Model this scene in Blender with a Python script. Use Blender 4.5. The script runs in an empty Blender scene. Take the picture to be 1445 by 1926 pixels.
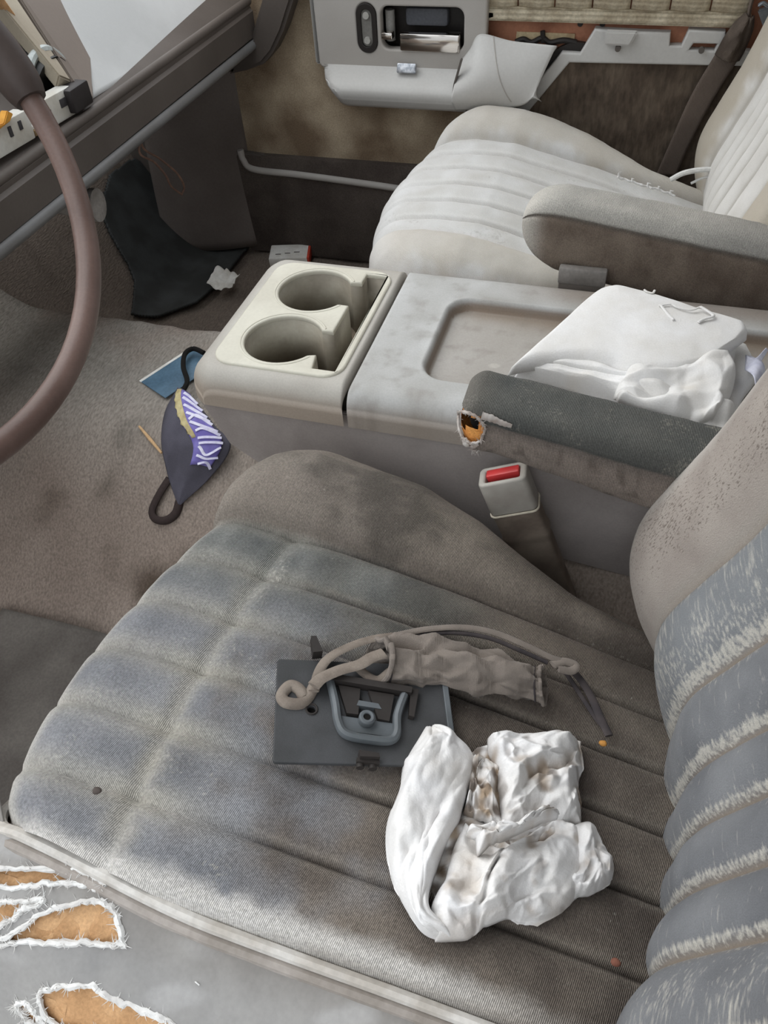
# Worn car interior seen across the driver's seat. Units: metres; x = towards the car's rear,
# y = from the driver's door to the passenger's door, z = up.
import bpy, bmesh, math, random
from mathutils import Vector, Matrix, noise
C = bpy.context.scene.collection
S = bpy.context.scene
random.seed(7)
PI = math.pi

# ------------------------------------------------------------------ camera, light, exposure
cam_d = bpy.data.cameras.new('camera'); cam = bpy.data.objects.new('camera', cam_d); C.objects.link(cam)
cam_d.sensor_fit = 'AUTO'; cam_d.sensor_width = 36; cam_d.lens = 27.3498
cam_d.clip_start = 0.02
_r = [[0.956026, -0.174668, 0.235594], [0.287918, 0.711883, -0.640567], [-0.055829, 0.680231, 0.730869]]
cam.matrix_world = Matrix.Translation((0.0, 0.0, 0.88969)) @ Matrix(_r).to_4x4()
S.camera = cam
S.view_settings.view_transform = 'Standard'; S.view_settings.look = 'None'
S.view_settings.gamma = 1; S.view_settings.use_curve_mapping = False
S.view_settings.exposure = 0.56
w = bpy.data.worlds.new('overcast'); S.world = w; w.use_nodes = True
# overcast sky: three times brighter overhead than at the horizon
bgn = w.node_tree.nodes['Background']; bgn.inputs[1].default_value = 1.0
_tc = w.node_tree.nodes.new('ShaderNodeTexCoord'); _sx = w.node_tree.nodes.new('ShaderNodeSeparateXYZ'); _rp = w.node_tree.nodes.new('ShaderNodeValToRGB')
w.node_tree.links.new(_tc.outputs['Generated'], _sx.inputs[0]); w.node_tree.links.new(_sx.outputs['Z'], _rp.inputs[0]); w.node_tree.links.new(_rp.outputs['Color'], bgn.inputs[0])
_rp.color_ramp.elements[0].position = 0; _rp.color_ramp.elements[0].color = (.46, .48, .50, 1)
_rp.color_ramp.elements[1].position = 1; _rp.color_ramp.elements[1].color = (1.40, 1.46, 1.52, 1)
sun_d = bpy.data.lights.new('sun', 'SUN'); sun_d.energy = 1.2; sun_d.angle = math.radians(60); sun_d.color = (1, .97, .93)
sun = bpy.data.objects.new('sun', sun_d); C.objects.link(sun)
sun.rotation_euler = Vector((.75, -.25, -.75)).to_track_quat('-Z', 'Y').to_euler()

# ------------------------------------------------------------------ helpers
def L(c):
    return tuple(((v/255)/12.92 if v/255 <= .04045 else ((v/255+.055)/1.055)**2.4) for v in c)
def mixc(a, b, t):
    t = min(1, max(0, t)); return tuple(a[i]+(b[i]-a[i])*t for i in range(3))
def ss(a, b, x):
    t = min(1, max(0, (x-a)/(b-a))); return t*t*(3-2*t)
def interp(tab, x):
    if x <= tab[0][0]: return tab[0][1]
    for (a, p), (b, q) in zip(tab, tab[1:]):
        if x <= b: return p+(q-p)*(x-a)/(b-a)
    return tab[-1][1]
def n3(x, y, z=0, f=1): return noise.noise(Vector((x*f, y*f, z*f)))
def fbm(x, y, z=0, f=1):
    return .55*n3(x, y, z, f)+.3*n3(x+9, y, z, f*2.1)+.18*n3(x, y+5, z, f*4.3)

MATS = {}
def M(name, c=(128,128,128), c2=None, sc=10, rough=.85, bump=0, bsc=250, sheen=0, metal=0, attr=False, mott=.12, wave=None, spec=.3, squash=None, lo=.4, hi=.6, nap=None):
    if name in MATS: return MATS[name]
    m = bpy.data.materials.new(name); m.use_nodes = True; nt = m.node_tree; N = nt.nodes; K = nt.links
    b = N['Principled BSDF']; b.inputs['Roughness'].default_value = rough; b.inputs['Metallic'].default_value = metal
    b.inputs['Specular IOR Level'].default_value = spec
    if sheen:
        b.inputs['Sheen Weight'].default_value = sheen; b.inputs['Sheen Roughness'].default_value = .4
    tc = N.new('ShaderNodeTexCoord'); co = tc.outputs['Object']
    if squash:
        mp = N.new('ShaderNodeMapping'); mp.inputs['Rotation'].default_value = squash[1]; mp.inputs['Scale'].default_value = squash[0]
        K.new(co, mp.inputs[0]); co2 = mp.outputs[0]
    else: co2 = co
    def nz(s, d=5, c=co):
        t = N.new('ShaderNodeTexNoise'); t.inputs['Scale'].default_value = s; t.inputs['Detail'].default_value = d
        K.new(c, t.inputs['Vector']); return t.outputs['Fac']
    def mapr(sock, a, bb, c, d):
        r = N.new('ShaderNodeMapRange'); K.new(sock, r.inputs[0])
        for i, v in enumerate((a, bb, c, d)): r.inputs[i+1].default_value = v
        return r.outputs[0]
    if attr:
        a = N.new('ShaderNodeAttribute'); a.attribute_name = 'Col'; col = a.outputs['Color']
    else:
        mx = N.new('ShaderNodeMix'); mx.data_type = 'RGBA'
        mx.inputs[6].default_value = (*L(c), 1); mx.inputs[7].default_value = (*L(c2 or c), 1)
        K.new(mapr(nz(sc), lo, hi, 0, 1), mx.inputs[0]); col = mx.outputs[2]
    if nap:                                   # worn nap: patchy second colour where the painted mask (alpha) is high
        mp = N.new('ShaderNodeMapping'); mp.inputs['Scale'].default_value = nap[3]; K.new(co, mp.inputs[0])
        ad = N.new('ShaderNodeMath'); ad.operation = 'MULTIPLY_ADD'; K.new(nz(nap[1], 3, mp.outputs[0]), ad.inputs[0]); ad.inputs[1].default_value = nap[2]; K.new(a.outputs['Alpha'], ad.inputs[2])
        mx = N.new('ShaderNodeMix'); mx.data_type = 'RGBA'; K.new(mapr(ad.outputs[0], .44+nap[2]/2, (nap[5] if len(nap) > 5 else .85)+nap[2]/2, 0, nap[4] if len(nap) > 4 else 1), mx.inputs[0])
        K.new(col, mx.inputs[6]); mx.inputs[7].default_value = (*L(nap[0]), 1); col = mx.outputs[2]
    fine = nz(bsc, 3, co2)
    val = mapr(fine, .3, .7, 1-mott, 1+mott)
    hgt = fine
    if wave:
        mp = N.new('ShaderNodeMapping'); mp.inputs['Rotation'].default_value = wave[1]; K.new(co, mp.inputs[0])
        wv = N.new('ShaderNodeTexWave'); wv.inputs['Scale'].default_value = wave[0]; wv.inputs['Distortion'].default_value = wave[3]
        wv.inputs['Detail'].default_value = 2; wv.inputs['Detail Scale'].default_value = wave[4] if len(wave) > 4 else 1
        K.new(mp.outputs[0], wv.inputs['Vector'])
        wvv = mapr(wv.outputs['Fac'], 0, 1, 1-wave[2], 1+wave[2])
        mu = N.new('ShaderNodeMath'); mu.operation = 'MULTIPLY'; K.new(val, mu.inputs[0]); K.new(wvv, mu.inputs[1]); val = mu.outputs[0]
        ad = N.new('ShaderNodeMath'); ad.operation = 'ADD'; K.new(fine, ad.inputs[0]); K.new(wv.outputs['Fac'], ad.inputs[1]); hgt = ad.outputs[0]
    mm = N.new('ShaderNodeMix'); mm.data_type = 'RGBA'; mm.blend_type = 'MULTIPLY'; mm.inputs[0].default_value = 1
    K.new(col, mm.inputs[6]); K.new(val, mm.inputs[7]); K.new(mm.outputs[2], b.inputs['Base Color'])
    if bump:
        bp = N.new('ShaderNodeBump'); bp.inputs['Strength'].default_value = bump; bp.inputs['Distance'].default_value = .0015
        K.new(hgt, bp.inputs['Height']); K.new(bp.outputs[0], b.inputs['Normal'])
    MATS[name] = m; return m

WL = {}
def obj(name, verts, faces, mat, parent=None, smooth=True, cols=None, base=False, kind=None):
    xs = [v[0] for v in verts]; ys = [v[1] for v in verts]; zs = [v[2] for v in verts]
    o0 = Vector(((min(xs)+max(xs))/2, (min(ys)+max(ys))/2, min(zs) if (base or parent is None) else (min(zs)+max(zs))/2))
    me = bpy.data.meshes.new(name)
    me.from_pydata([(v[0]-o0.x, v[1]-o0.y, v[2]-o0.z) for v in verts], [], faces)
    if smooth: me.polygons.foreach_set('use_smooth', [True]*len(me.polygons))
    if cols:
        at = me.color_attributes.new('Col', 'FLOAT_COLOR', 'POINT')
        fl = []
        for c in cols: fl += [c[0], c[1], c[2], c[3] if len(c) > 3 else 0]
        at.data.foreach_set('color', fl)
    mats = None
    for m in (mat if isinstance(mat, (list, tuple)) else [mat]): me.materials.append(m)
    me.validate(); me.update()
    o = bpy.data.objects.new(name, me); C.objects.link(o)
    WL[o] = o0
    if parent is not None:
        o.parent = parent; o.location = o0-WL[parent]
    else: o.location = o0
    if kind: o['kind'] = kind
    return o
def empty(name, loc, label, cat, group=None):
    o = bpy.data.objects.new(name, None); C.objects.link(o); o.location = loc; WL[o] = Vector(loc)
    o.empty_display_size = .05
    return tag(o, label, cat, group)
def tag(o, label, cat, group=None, kind=None):
    o['label'] = label; o['category'] = cat
    if group: o['group'] = group
    if kind: o['kind'] = kind
    return o
def gridf(nu, nv, wrapv=False, off=0):
    F = []
    for i in range(nu-1):
        for j in range(nv if wrapv else nv-1):
            k = (j+1) % nv
            F.append((off+i*nv+j, off+(i+1)*nv+j, off+(i+1)*nv+k, off+i*nv+k))
    return F
def crom(pts, n):
    P = [Vector(p) for p in pts]; P = [P[0]*2-P[1]]+P+[P[-1]*2-P[-2]]
    seg = len(P)-3; out = []
    for i in range(n):
        t = i/(n-1)*seg; k = min(int(t), seg-1); t -= k
        a, b, c, d = P[k:k+4]
        out.append(.5*((2*b)+(-a+c)*t+(2*a-5*b+4*c-d)*t*t+(-a+3*b-3*c+d)*t**3))
    return out
class MB:
    """collects shapes into one mesh"""
    def __init__(s): s.v = []; s.f = []; s.c = []
    def add(s, v, f, c=None):
        o = len(s.v); s.v += [tuple(p) for p in v]; s.f += [tuple(i+o for i in q) for q in f]
        if c is not None: s.c += [c]*len(v) if isinstance(c[0], (int, float)) else list(c)
        return s
    def box(s, a, b, ch=.002, M4=None, c=None):
        """chamfered box between corners a and b"""
        bm = bmesh.new(); bmesh.ops.create_cube(bm, size=1)
        for v in bm.verts:
            v.co = Vector([(a[i]+b[i])/2+v.co[i]*(b[i]-a[i]) for i in range(3)])
        if ch: bmesh.ops.bevel(bm, geom=bm.edges[:], offset=ch, segments=2, affect='EDGES', profile=.5)
        if M4 is not None: bmesh.ops.transform(bm, matrix=M4, verts=bm.verts[:])
        bm.verts.index_update()
        s.add([v.co.copy() for v in bm.verts], [[v.index for v in f.verts] for f in bm.faces], c); bm.free(); return s
    def tube(s, pts, r, n=10, flat=1, up=None, res=None, closed=False, cap=True, c=None):
        """swept round or flattened section; r number or function of t"""
        P = crom(pts, res) if res else [Vector(p) for p in pts]
        m = len(P); V = []; N = None
        for i in range(m):
            if closed: t = P[(i+1) % m]-P[i-1]
            else: t = P[min(i+1, m-1)]-P[max(i-1, 0)]
            t = t.normalized() if t.length > 1e-9 else Vector((0, 0, 1))
            if up is not None: N = Vector(up) - t*t.dot(Vector(up))
            elif N is None:
                N = Vector((0, 0, 1))-t*t.z
                if N.length < .1: N = Vector((1, 0, 0))-t*t.x
            else: N = N-t*t.dot(N)
            N.normalize(); B = t.cross(N); rr = r(i/(m-1)) if callable(r) else r
            for k in range(n):
                a = 2*PI*k/n; V.append(P[i]+B*math.cos(a)*rr+N*math.sin(a)*rr*flat)
        F = gridf(m, n, True)
        if closed: F += [((m-1)*n+j, j, (j+1) % n, (m-1)*n+(j+1) % n) for j in range(n)]
        elif cap: F += [tuple(range(n)), tuple((m-1)*n+j for j in reversed(range(n)))]
        return s.add(V, F, c)
    def grid(s, nu, nv, f, wrapv=False, c=None):
        V = [f(i/(nu-1), j/(nv if wrapv else nv-1)) for i in range(nu) for j in range(nv)]
        return s.add(V, gridf(nu, nv, wrapv), c)
    def prism(s, outline, d, c=None):
        """polygon (3D points) pushed along vector d, closed"""
        n = len(outline); d = Vector(d); V = [Vector(p) for p in outline]; V += [p+d for p in V]
        F = [tuple(range(n)), tuple(n+i for i in reversed(range(n)))]+[(i, n+i, n+(i+1) % n, (i+1) % n) for i in range(n)]
        return s.add(V, F, c)
    def build(s, name, mat, parent=None, smooth=True, bevel=0, **k):
        o = obj(name, s.v, s.f, mat, parent, smooth, s.c or None, **k)
        bm = bmesh.new(); bm.from_mesh(o.data)
        if bevel: bmesh.ops.bevel(bm, geom=[e for e in bm.edges if len(e.link_faces) == 2 and e.calc_face_angle(0) > .5], offset=bevel, segments=2, affect='EDGES')
        bmesh.ops.recalc_face_normals(bm, faces=bm.faces[:]); bm.to_mesh(o.data); bm.free()
        if smooth: o.data.set_sharp_from_angle(angle=math.radians(42))
        return o
def solid(o, t, off=-1):
    m = o.modifiers.new('thickness', 'SOLIDIFY'); m.thickness = t; m.offset = off; return o
def rrect(x0, x1, y0, y1, r, n=6):
    P = []
    for cx, cy, a in ((x1-r, y1-r, 0), (x0+r, y1-r, 90), (x0+r, y0+r, 180), (x1-r, y0+r, 270)):
        for i in range(n+1):
            t = math.radians(a+90*i/n); P.append((cx+r*math.cos(t), cy+r*math.sin(t)))
    return P
def plate(mb, outer, holes, frame, thick, bevel=0, c=None):
    """2D outline with holes -> solid plate; frame(x, y, h) gives the point, h from 0 (face) to -thick"""
    cu = bpy.data.curves.new('t', 'CURVE'); cu.dimensions = '2D'; cu.fill_mode = 'BOTH'
    for ol in [outer]+holes:
        sp = cu.splines.new('POLY'); sp.points.add(len(ol)-1); sp.use_cyclic_u = True
        for p, q in zip(sp.points, ol): p.co = (q[0], q[1], 0, 1)
    cu.extrude = thick/2-bevel; cu.bevel_depth = bevel; cu.bevel_resolution = 2; cu.offset = -bevel
    t = bpy.data.objects.new('t', cu); C.objects.link(t)
    me = bpy.data.meshes.new_from_object(t.evaluated_get(bpy.context.evaluated_depsgraph_get()))
    V = [frame(v.co.x, v.co.y, v.co.z-thick/2) for v in me.vertices]
    mb.add(V, [tuple(p.vertices) for p in me.polygons], c)
    bpy.data.objects.remove(t); bpy.data.curves.remove(cu); bpy.data.meshes.remove(me); return mb
def inpoly(p, poly):
    x, y = p; r = False; n = len(poly)
    for i in range(n):
        (x1, y1), (x2, y2) = poly[i][:2], poly[(i+1) % n][:2]
        if (y1 > y) != (y2 > y) and x < (x2-x1)*(y-y1)/(y2-y1)+x1: r = not r
    return r
def punch(verts, faces, test):
    """drop the faces whose centre passes test; returns faces kept and boundary loops of the holes"""
    keep = []; cut = []
    for f in faces:
        c = sum((Vector(verts[i]) for i in f), Vector())/len(f)
        (cut if test(c) else keep).append(f)
    ke = {}
    for f in keep:
        for a, b in zip(f, f[1:]+f[:1]): ke[(a, b)] = 1
    nxt = {}
    for f in cut:
        for a, b in zip(f, f[1:]+f[:1]):
            if (b, a) in ke: nxt.setdefault(a, []).append(b)
    loops = []
    while nxt:
        a = next(iter(nxt)); lp = [a]
        while True:
            b = nxt[a].pop()
            if not nxt[a]: del nxt[a]
            if b == lp[0] or b not in nxt: break
            lp.append(b); a = b
        if len(lp) > 5: loops.append([Vector(verts[i]) for i in lp])
    return keep, loops
def fray(mb, loop, r, up=(0, 0, 1), hair=0, hl=.012):
    """fuzzy rope along a torn edge"""
    n = len(loop); sm = [(loop[i-2]+loop[i-1]*2+loop[i]*3+loop[(i+1) % n]*2+loop[(i+2) % n])/9 for i in range(n)]
    P = [p+Vector((n3(*p, f=160), n3(p.y, p.x, p.z, f=160), n3(p.z, p.x, p.y, f=160)))*r*1.0+Vector(up)*r*.4 for p in sm]
    mb.tube(P, lambda t: r*(.75+.6*abs(n3(t*n*.31, 3.3))), n=6, closed=True)
    for i in range(int(n*hair)):
        p = random.choice(P); d = Vector((random.uniform(-1, 1), random.uniform(-1, 1), random.uniform(.1, .9))).normalized()*hl*random.uniform(.3, 1)
        mb.tube([p, p+d*.5+Vector((random.uniform(-.002, .002),)*3), p+d], lambda t: r*.16*(1.1-t), n=3)
def polyline(p, t):
    n = len(p)-1; k = min(int(t*n), n-1); return Vector(p[k]).lerp(Vector(p[k+1]), t*n-k)
def coons(e0, e1, l0, l1, nu, nv, f):
    """surface between four edge polylines: e0/e1 run along u at v=0/1, l0/l1 along v at u=0/1"""
    E0, E1 = crom(e0, nu), crom(e1, nu); L0, L1 = crom(l0, nv), crom(l1, nv); V = []
    for i in range(nu):
        u = i/(nu-1)
        for j in range(nv):
            v = j/(nv-1)
            p = E0[i]*(1-v)+E1[i]*v+L0[j]*(1-u)+L1[j]*u-(E0[0]*(1-u)*(1-v)+E0[-1]*u*(1-v)+E1[0]*(1-u)*v+E1[-1]*u*v)
            V.append(f(p, u, v))
    return V, gridf(nu, nv)

# ------------------------------------------------------------------ materials
m_fab = M('velour_upholstery', attr=True, rough=.95, bump=.6, bsc=520, sheen=.06, mott=.24, wave=(260, (0, 0, .2), .04, 1.5), nap=((190,187,178), 330, 1.5, (1, 1, 1), .85, .95))
m_fabp = M('cream_upholstery', attr=True, rough=.95, bump=.4, bsc=900, sheen=.06, mott=.08, wave=(260, (0, 0, .2), .03, 1.5), nap=((142,137,130), 260, 1.6, (1, .6, 1), .55, .9))
m_back = M('velour_ribs', attr=True, rough=.95, bump=.4, bsc=1000, sheen=.06, mott=.08, nap=((204,200,190), 420, 1.8, (1, .12, 1), .75, .95))
m_bolst = M('velour_bolster', attr=True, rough=.95, bump=.4, bsc=1000, sheen=.06, mott=.08, nap=((100,90,83), 700, 1.6, (.6, 1, .4), .75, .64))
m_backp = M('cream_backrest', attr=True, rough=.95, bump=.3, bsc=1000, sheen=.06, mott=.05)
m_vinyl = M('seat_side_vinyl', attr=True, rough=.6, bump=.15, bsc=300, mott=.05)
m_arm = M('velour_armrest', attr=True, rough=.95, bump=.5, bsc=800, sheen=.06, mott=.24, wave=(240, (0, 0, .1), .08, .6), nap=((146,143,134), 420, 1.4, (1, 1, .6), .8))
m_foam = M('exposed_foam', (182,142,102), (204,164,122), sc=40, rough=.95, bump=.5, bsc=500, mott=.12)
m_foam2 = M('orange_foam', (205,128,62), (228,160,88), sc=60, rough=.95, bump=.6, bsc=500, mott=.15)
m_fray = M('frayed_lining', (222,222,220), (205,203,200), sc=80, rough=1, mott=.06)
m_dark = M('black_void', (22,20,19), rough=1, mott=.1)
m_con = M('console_plastic', attr=True, rough=.55, bump=.1, bsc=500, mott=.05, spec=.35)
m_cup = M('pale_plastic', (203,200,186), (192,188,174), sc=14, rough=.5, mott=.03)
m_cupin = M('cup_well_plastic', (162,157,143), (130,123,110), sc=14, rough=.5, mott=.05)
m_carpet = M('carpet', attr=True, rough=1, bump=1.0, bsc=380, mott=.25, squash=((1, .35, 1), (0, 0, .9)))
m_rubber = M('black_rubber', (62,64,64), (50,51,50), sc=16, rough=.7, bump=.2, bsc=600, mott=.08)
m_white = M('white_cotton', attr=True, rough=.95, bump=.2, bsc=700, sheen=.1, mott=.04)
m_plateb = M('charcoal_plastic', (72,73,75), (62,63,64), sc=30, rough=.55, bump=.15, bsc=900, mott=.06)
m_platec = M('blue_grey_plastic', (100,105,109), (88,93,96), sc=30, rough=.45, mott=.05)
m_plated = M('brown_black_plastic', (50,46,44), rough=.6, mott=.06)
m_pouch = M('grey_brown_microfibre', (136,127,119), (118,110,103), sc=30, rough=.95, bump=.3, bsc=1200, sheen=.15, mott=.08)
m_hem = M('dark_hem_fabric', (78,72,72), (64,60,62), sc=60, rough=.95, mott=.1)
m_grey = M('grey_trim_plastic', (176,172,167), (166,161,155), sc=5, rough=.5, bump=.05, bsc=600, mott=.03)
m_greyl = M('light_grey_trim', (196,195,192), (184,182,178), sc=5, rough=.5, mott=.03)
m_greyd = M('dark_grey_trim', (98,92,87), (84,78,73), sc=6, rough=.6, mott=.05)

# ------------------------------------------------------------------ car shell (structure)
def floor_z(x, y):
    hump = .190*ss(.38, .68, y)*(1-ss(.865, .935, y))
    toe = .42*ss(-.86, -1.25, x)**1.2 if x < -.86 else 0
    return .045+hump*(1-.3*ss(-.95, -1.2, x))+toe-.02*ss(.93, 1.1, y)
V = []; CO = []; nx, ny = 190, 170
for i in range(nx):
    for j in range(ny):
        x = -1.25+2.9*(i/(nx-1))**1.5; y = -.14+1.64*j/(ny-1)
        z = floor_z(x, y)+.004*n3(x, y, 0, 14)+.003*n3(x, y, 3, 40)
        t = .5+.8*fbm(x, y, 1, 5); k = .5+.9*fbm(x, y, 4, 11)
        c = mixc(L((128,114,104)), L((160,146,135)), t); c = mixc(c, L((84,72,62)), ss(.55, .95, k))
        c = mixc(c, L((150,146,138)), .75*ss(.50, .76, y)*(1-ss(.87, .91, y))*ss(.1, .5, t)); c = mixc(c, L((104,94,85)), .8*ss(.88, .95, y))  # hump paler, passenger footwell darker: light and shade put into the carpet colour
        V.append((x, y, z)); CO.append(c)
floor_o = obj('floor', V, gridf(nx, ny), m_carpet, None, True, CO)
tag(floor_o, 'worn brown grey carpet over the footwells and transmission hump', 'floor', kind='structure')
# roof, pillars and far shell let daylight in through windscreen, windows and the open door
m_roof = M('headliner', (150,146,140), (138,134,128), sc=6, rough=.95, mott=.05)
r = MB(); r.grid(20, 20, lambda u, v: (-.25+2.0*u, -.12+1.6*v, 1.20+.05*math.sin(PI*v)-.05*(1-u)**2))
ro = solid(r.build('ceiling', m_roof), .03, 1); tag(ro, 'pale headliner over the seats', 'ceiling', kind='structure')
fw = MB(); fw.box((-1.30, -.14, .0), (-1.25, 1.52, .70), .005)
fw.box((-1.30, 1.475, .0), (-.84, 1.52, .66), .005)
tag(fw.build('wall_front', m_greyd), 'dark firewall behind the dashboard', 'wall', kind='structure')
rw = MB(); rw.box((1.64, -.14, .0), (1.70, 1.52, .80), .005)
tag(rw.build('wall_rear', m_greyd), 'dark rear bulkhead behind the seats', 'wall', kind='structure')
m_ground = M('concrete_ground', (128,122,114), (108,103,96), sc=3, rough=.95, mott=.06)
g = MB(); g.box((-6, -6, -.42), (6, 7, -.40), 0)
tag(g.build('ground', m_ground, smooth=False), 'concrete ground outside under the car', 'ground', kind='structure')
sl = MB(); sl.box((-1.25, -.16, -.10), (1.65, -.10, .08), .012)
tag(sl.build('trim_1', m_grey), 'grey door sill along the open driver side', 'trim', kind='structure')
# ------------------------------------------------------------------ seats
PL = .165                                   # half width of the pleated middle
XF = [(-.165,-.338), (-.15,-.355), (-.13,-.366), (-.07,-.376), (0,-.378), (.1,-.364), (.165,-.346), (.20,-.336), (.24,-.318), (.27,-.29), (.29,-.262), (.297,-.235)]
WB = [(-.25,.132), (-.15,.126), (-.09,.107), (-.03,.078), (.02,.058), (.066,.048), (.17,.04)]
Z0D = [(-.40,.345), (-.33,.352), (-.25,.346), (-.15,.325), (-.07,.304), (.10,.250), (.20,.225)]
Z0P = [(-.40,.340), (-.33,.355), (-.26,.364), (-.20,.362), (-.06,.330), (.10,.285), (.20,.26)]
RIBD = [.150, .080, .022, -.022, -.066, -.110, -.165]
def cushion(driver):
    """returns seat surface: vertices in (x, s, z), colours, faces; s grows towards the console"""
    Z0 = Z0D if driver else Z0P
    def zmid(x, s):
        z = interp(Z0, x)
        if driver: z += (.022+.045*ss(-.3, .12, x)+.014*ss(-.10, -.30, x))*(PL-s)/(2*PL)
        return z
    npl = 6; pw = 2*PL/npl
    cols = []
    nb = 34
    if not driver: cols += [('o', 1+.2*k) for k in range(6, 0, -1)]+[('o', 1-i/nb) for i in range(nb)]
    m = 13*npl
    cols += [('p', -PL+2*PL*i/m) for i in range(m+1)]
    cols += [('b', (i+1)/nb) for i in range(nb)]+[('b', 1+.2*k) for k in range(1, 7)]
    nr = 170; rows = [-k for k in range(7, 0, -1)]+[(i/(nr-1))**1.25 for i in range(nr)]
    R = .05; XB = .19
    V = []; CO = []
    def roll(d, R=R):
        return R-math.sqrt(max(0, R*R-(R-min(max(d, 0), R))**2))
    for q in rows:
        for kind, t in cols:
            sk = max(0, t-1) if kind != 'p' else 0
            tt = min(t, 1)
            if kind == 'p': sf = t
            else: sf = PL+.132*tt
            xf = interp(XF, sf if (kind != 'o') else sf)
            if kind == 'o' or (kind == 'p' and t < 0 and not driver): xf = interp(XF, abs(sf))
            x = xf+(XB-xf)*max(q, 0)
            wdt = interp(WB, x)
            if kind == 'p': s = t if t > 0 or not driver else t*(1-.085*ss(-.17, -.36, x))
            elif kind == 'b': s = PL+wdt*tt
            else: s = -PL-wdt*tt
            nzv = fbm(x, s, 2 if driver else 7, 22)
            dfr = x-xf
            if kind == 'p':
                f = ((s+PL)/pw) % 1; ds = min(f, 1-f)*pw
                amp = 1 if not driver else .75+.25*ss(-.25, -.1, x)
                z = zmid(x, s)+(.0055*amp if driver else .0080)*max(0, math.sin(PI*f))**.6-.003-(.0045*amp if driver else .0060*ss(-.37, -.20, x)+.0008)*math.exp(-(ds/.0026)**2)
                xc = -.252-.012*math.sin(PI*(s+PL)/(2*PL))
                cr = math.exp(-((x-xc)/.007)**2); z -= (.0045 if driver else .0004)*cr+(.0035 if driver else 0)*math.exp(-((x-xc)/.03)**2)
                edge_out = (s+PL) if driver else 9
                dside = edge_out
                z -= roll(dside, .012)*.8
            else:
                z0 = zmid(x, PL if kind == 'b' else -PL)
                hb = .036*(.35+.65*wdt/.132)*(1 if driver else .9)
                z = z0+hb*math.sin(PI*min(1, tt**.75))**.8-.008*math.exp(-(tt*wdt/.005)**2)-.004
                dside = (1-tt)*wdt; z -= roll(dside, min(.05, wdt*.8))
                ds = tt*wdt; f = .5; cr = 0
            z -= roll(dfr, .052)*.95 if q >= 0 else .052*.95
            z += .0022*nzv
            lo = .13
            zf = z
            if sk: z = zf-(zf-lo)*sk/1.2; s += (-1 if kind == 'o' else 1)*.006*math.sin(PI*sk/1.2)
            if q < 0: z = zf-(zf-lo)*(-q/7)**1.1; x -= .008*math.sin(PI*-q/7)
            # ---- wear and dirt
            nap = 0
            if driver:
                front = 1-ss(-.25, -.10, x+.14*nzv+.16*(s-.02))
                blue = mixc(L((116,118,123)), L((146,147,151)), .5+1.4*fbm(x, s, 2, 14))
                brown = mixc(L((90,82,76)), L((124,115,106)), .5+1.6*fbm(x, s, 5, 16))
                c = mixc(brown, blue, front*(1 if kind == 'p' else .12))
                if kind == 'p':
                    c = mixc(c, mixc(L((88,91,89)), L((128,129,124)), .5+1.6*fbm(x, s, 9, 20)), .8*ss(.02, .13, s)*(1-ss(-.16, -.02, x)))
                    gl = math.exp(-(ds/(.005+.007*front))**2)*front*(1-.6*ss(.0, .14, s))
                    cs = max(0, math.exp(-((x-xc+.010*n3(x, s, 1, 30))/.012)**2))*(1-.6*ss(0, .14, s))*(.75+.8*fbm(x, s, 4, 20))
                    sm = max(cs, 1.0*math.exp(-((ds-.002)/(.006+.006*front))**2)*(math.exp(-((x-xc)/.05)**2)+.7*(1-ss(.02, .09, dfr)))*(1-.5*ss(.0, .14, s)))
                    c = mixc(c, L((180,175,162)), .75*min(1, sm))
                    c = mixc(c, L((200,196,188)), .9*(1-ss(.004, .030+.012*nzv, dfr)))
                    c = mixc(c, L((206,203,198)), .9*(1-ss(.004, .017+.014*fbm(x, s, 1, 60), s+PL-.006))*ss(.10, -.06, x))
                    nap = max(nap, gl*.25, .30*max(0, math.exp(-((x-xc+.008*n3(x, s, 1, 40))/.012)**2))*(1-.55*ss(0, .14, s)), .16+.30*ss(-.1, .5, fbm(x, s, 3, 30))*front)
                    nap = max(nap, .27*ss(-.2, .3, fbm(x, s, 6, 50))*(1-front))
                    c = mixc(c, L((150,142,132)), .5*math.exp(-((ds-.005)/.0022)**2)*(1-front))
                    c = mixc(c, L((56,50,46)), .75*math.exp(-(ds/.0022)**2)*(1-front))
                    nap = max(nap, .45*(1-ss(.004, .03+.02*fbm(x, s, 1, 60), s+PL))*ss(.1, -.12, x))
                else:
                    c = mixc(c, L((140,132,123)), .85*(1-ss(0, .16, dfr+.04*nzv)))
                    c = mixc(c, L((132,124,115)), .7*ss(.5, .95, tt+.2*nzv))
                    c = mixc(c, L((152,142,131)), .38*ss(.12, -.06, x)); c = mixc(c, L((58,56,53)), .55*ss(-.05, .85, 1-abs((x+.17)/.12)-abs((tt-.42)/.6)+1.1*nzv+.35*n3(x+.4*s, s*2.2, 3, 60)))
                    c = mixc(c, L((74,66,60)), .5*ss(-.08, .04, x)*ss(-.3, .3, nzv))
                    nap = max(.27*ss(-.2, .3, fbm(x, s, 6, 50)), .45*(1-ss(0, .04, dfr)), .45*math.exp(-(ds/.003)**2))
            else:
                c = mixc(L((210,210,209)), L((194,192,188)), .5+1.2*nzv)
                if kind == 'p':
                    st = ss(.05, .5, fbm(x, s, 12, 14)+.22*ss(-.22, -.05, x)+.25*ss(.0, .16, s)-.05)
                    nap = .42*st
                    c = mixc(c, L((150,145,137)), .55*math.exp(-(ds/.0035)**2)*ss(-.36, -.2, x))
                    c = mixc(c, L((216,215,212)), .6*math.exp(-((ds-.007)/.004)**2))
                else:
                    c = mixc(c, L((184,176,163)), .6*ss(.05, .5, 1-abs((tt-.40)/.5)+.6*nzv))
                    c = mixc(c, L((134,122,108)), .6*ss(.55, 1, tt)*(.7+nzv))
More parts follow.
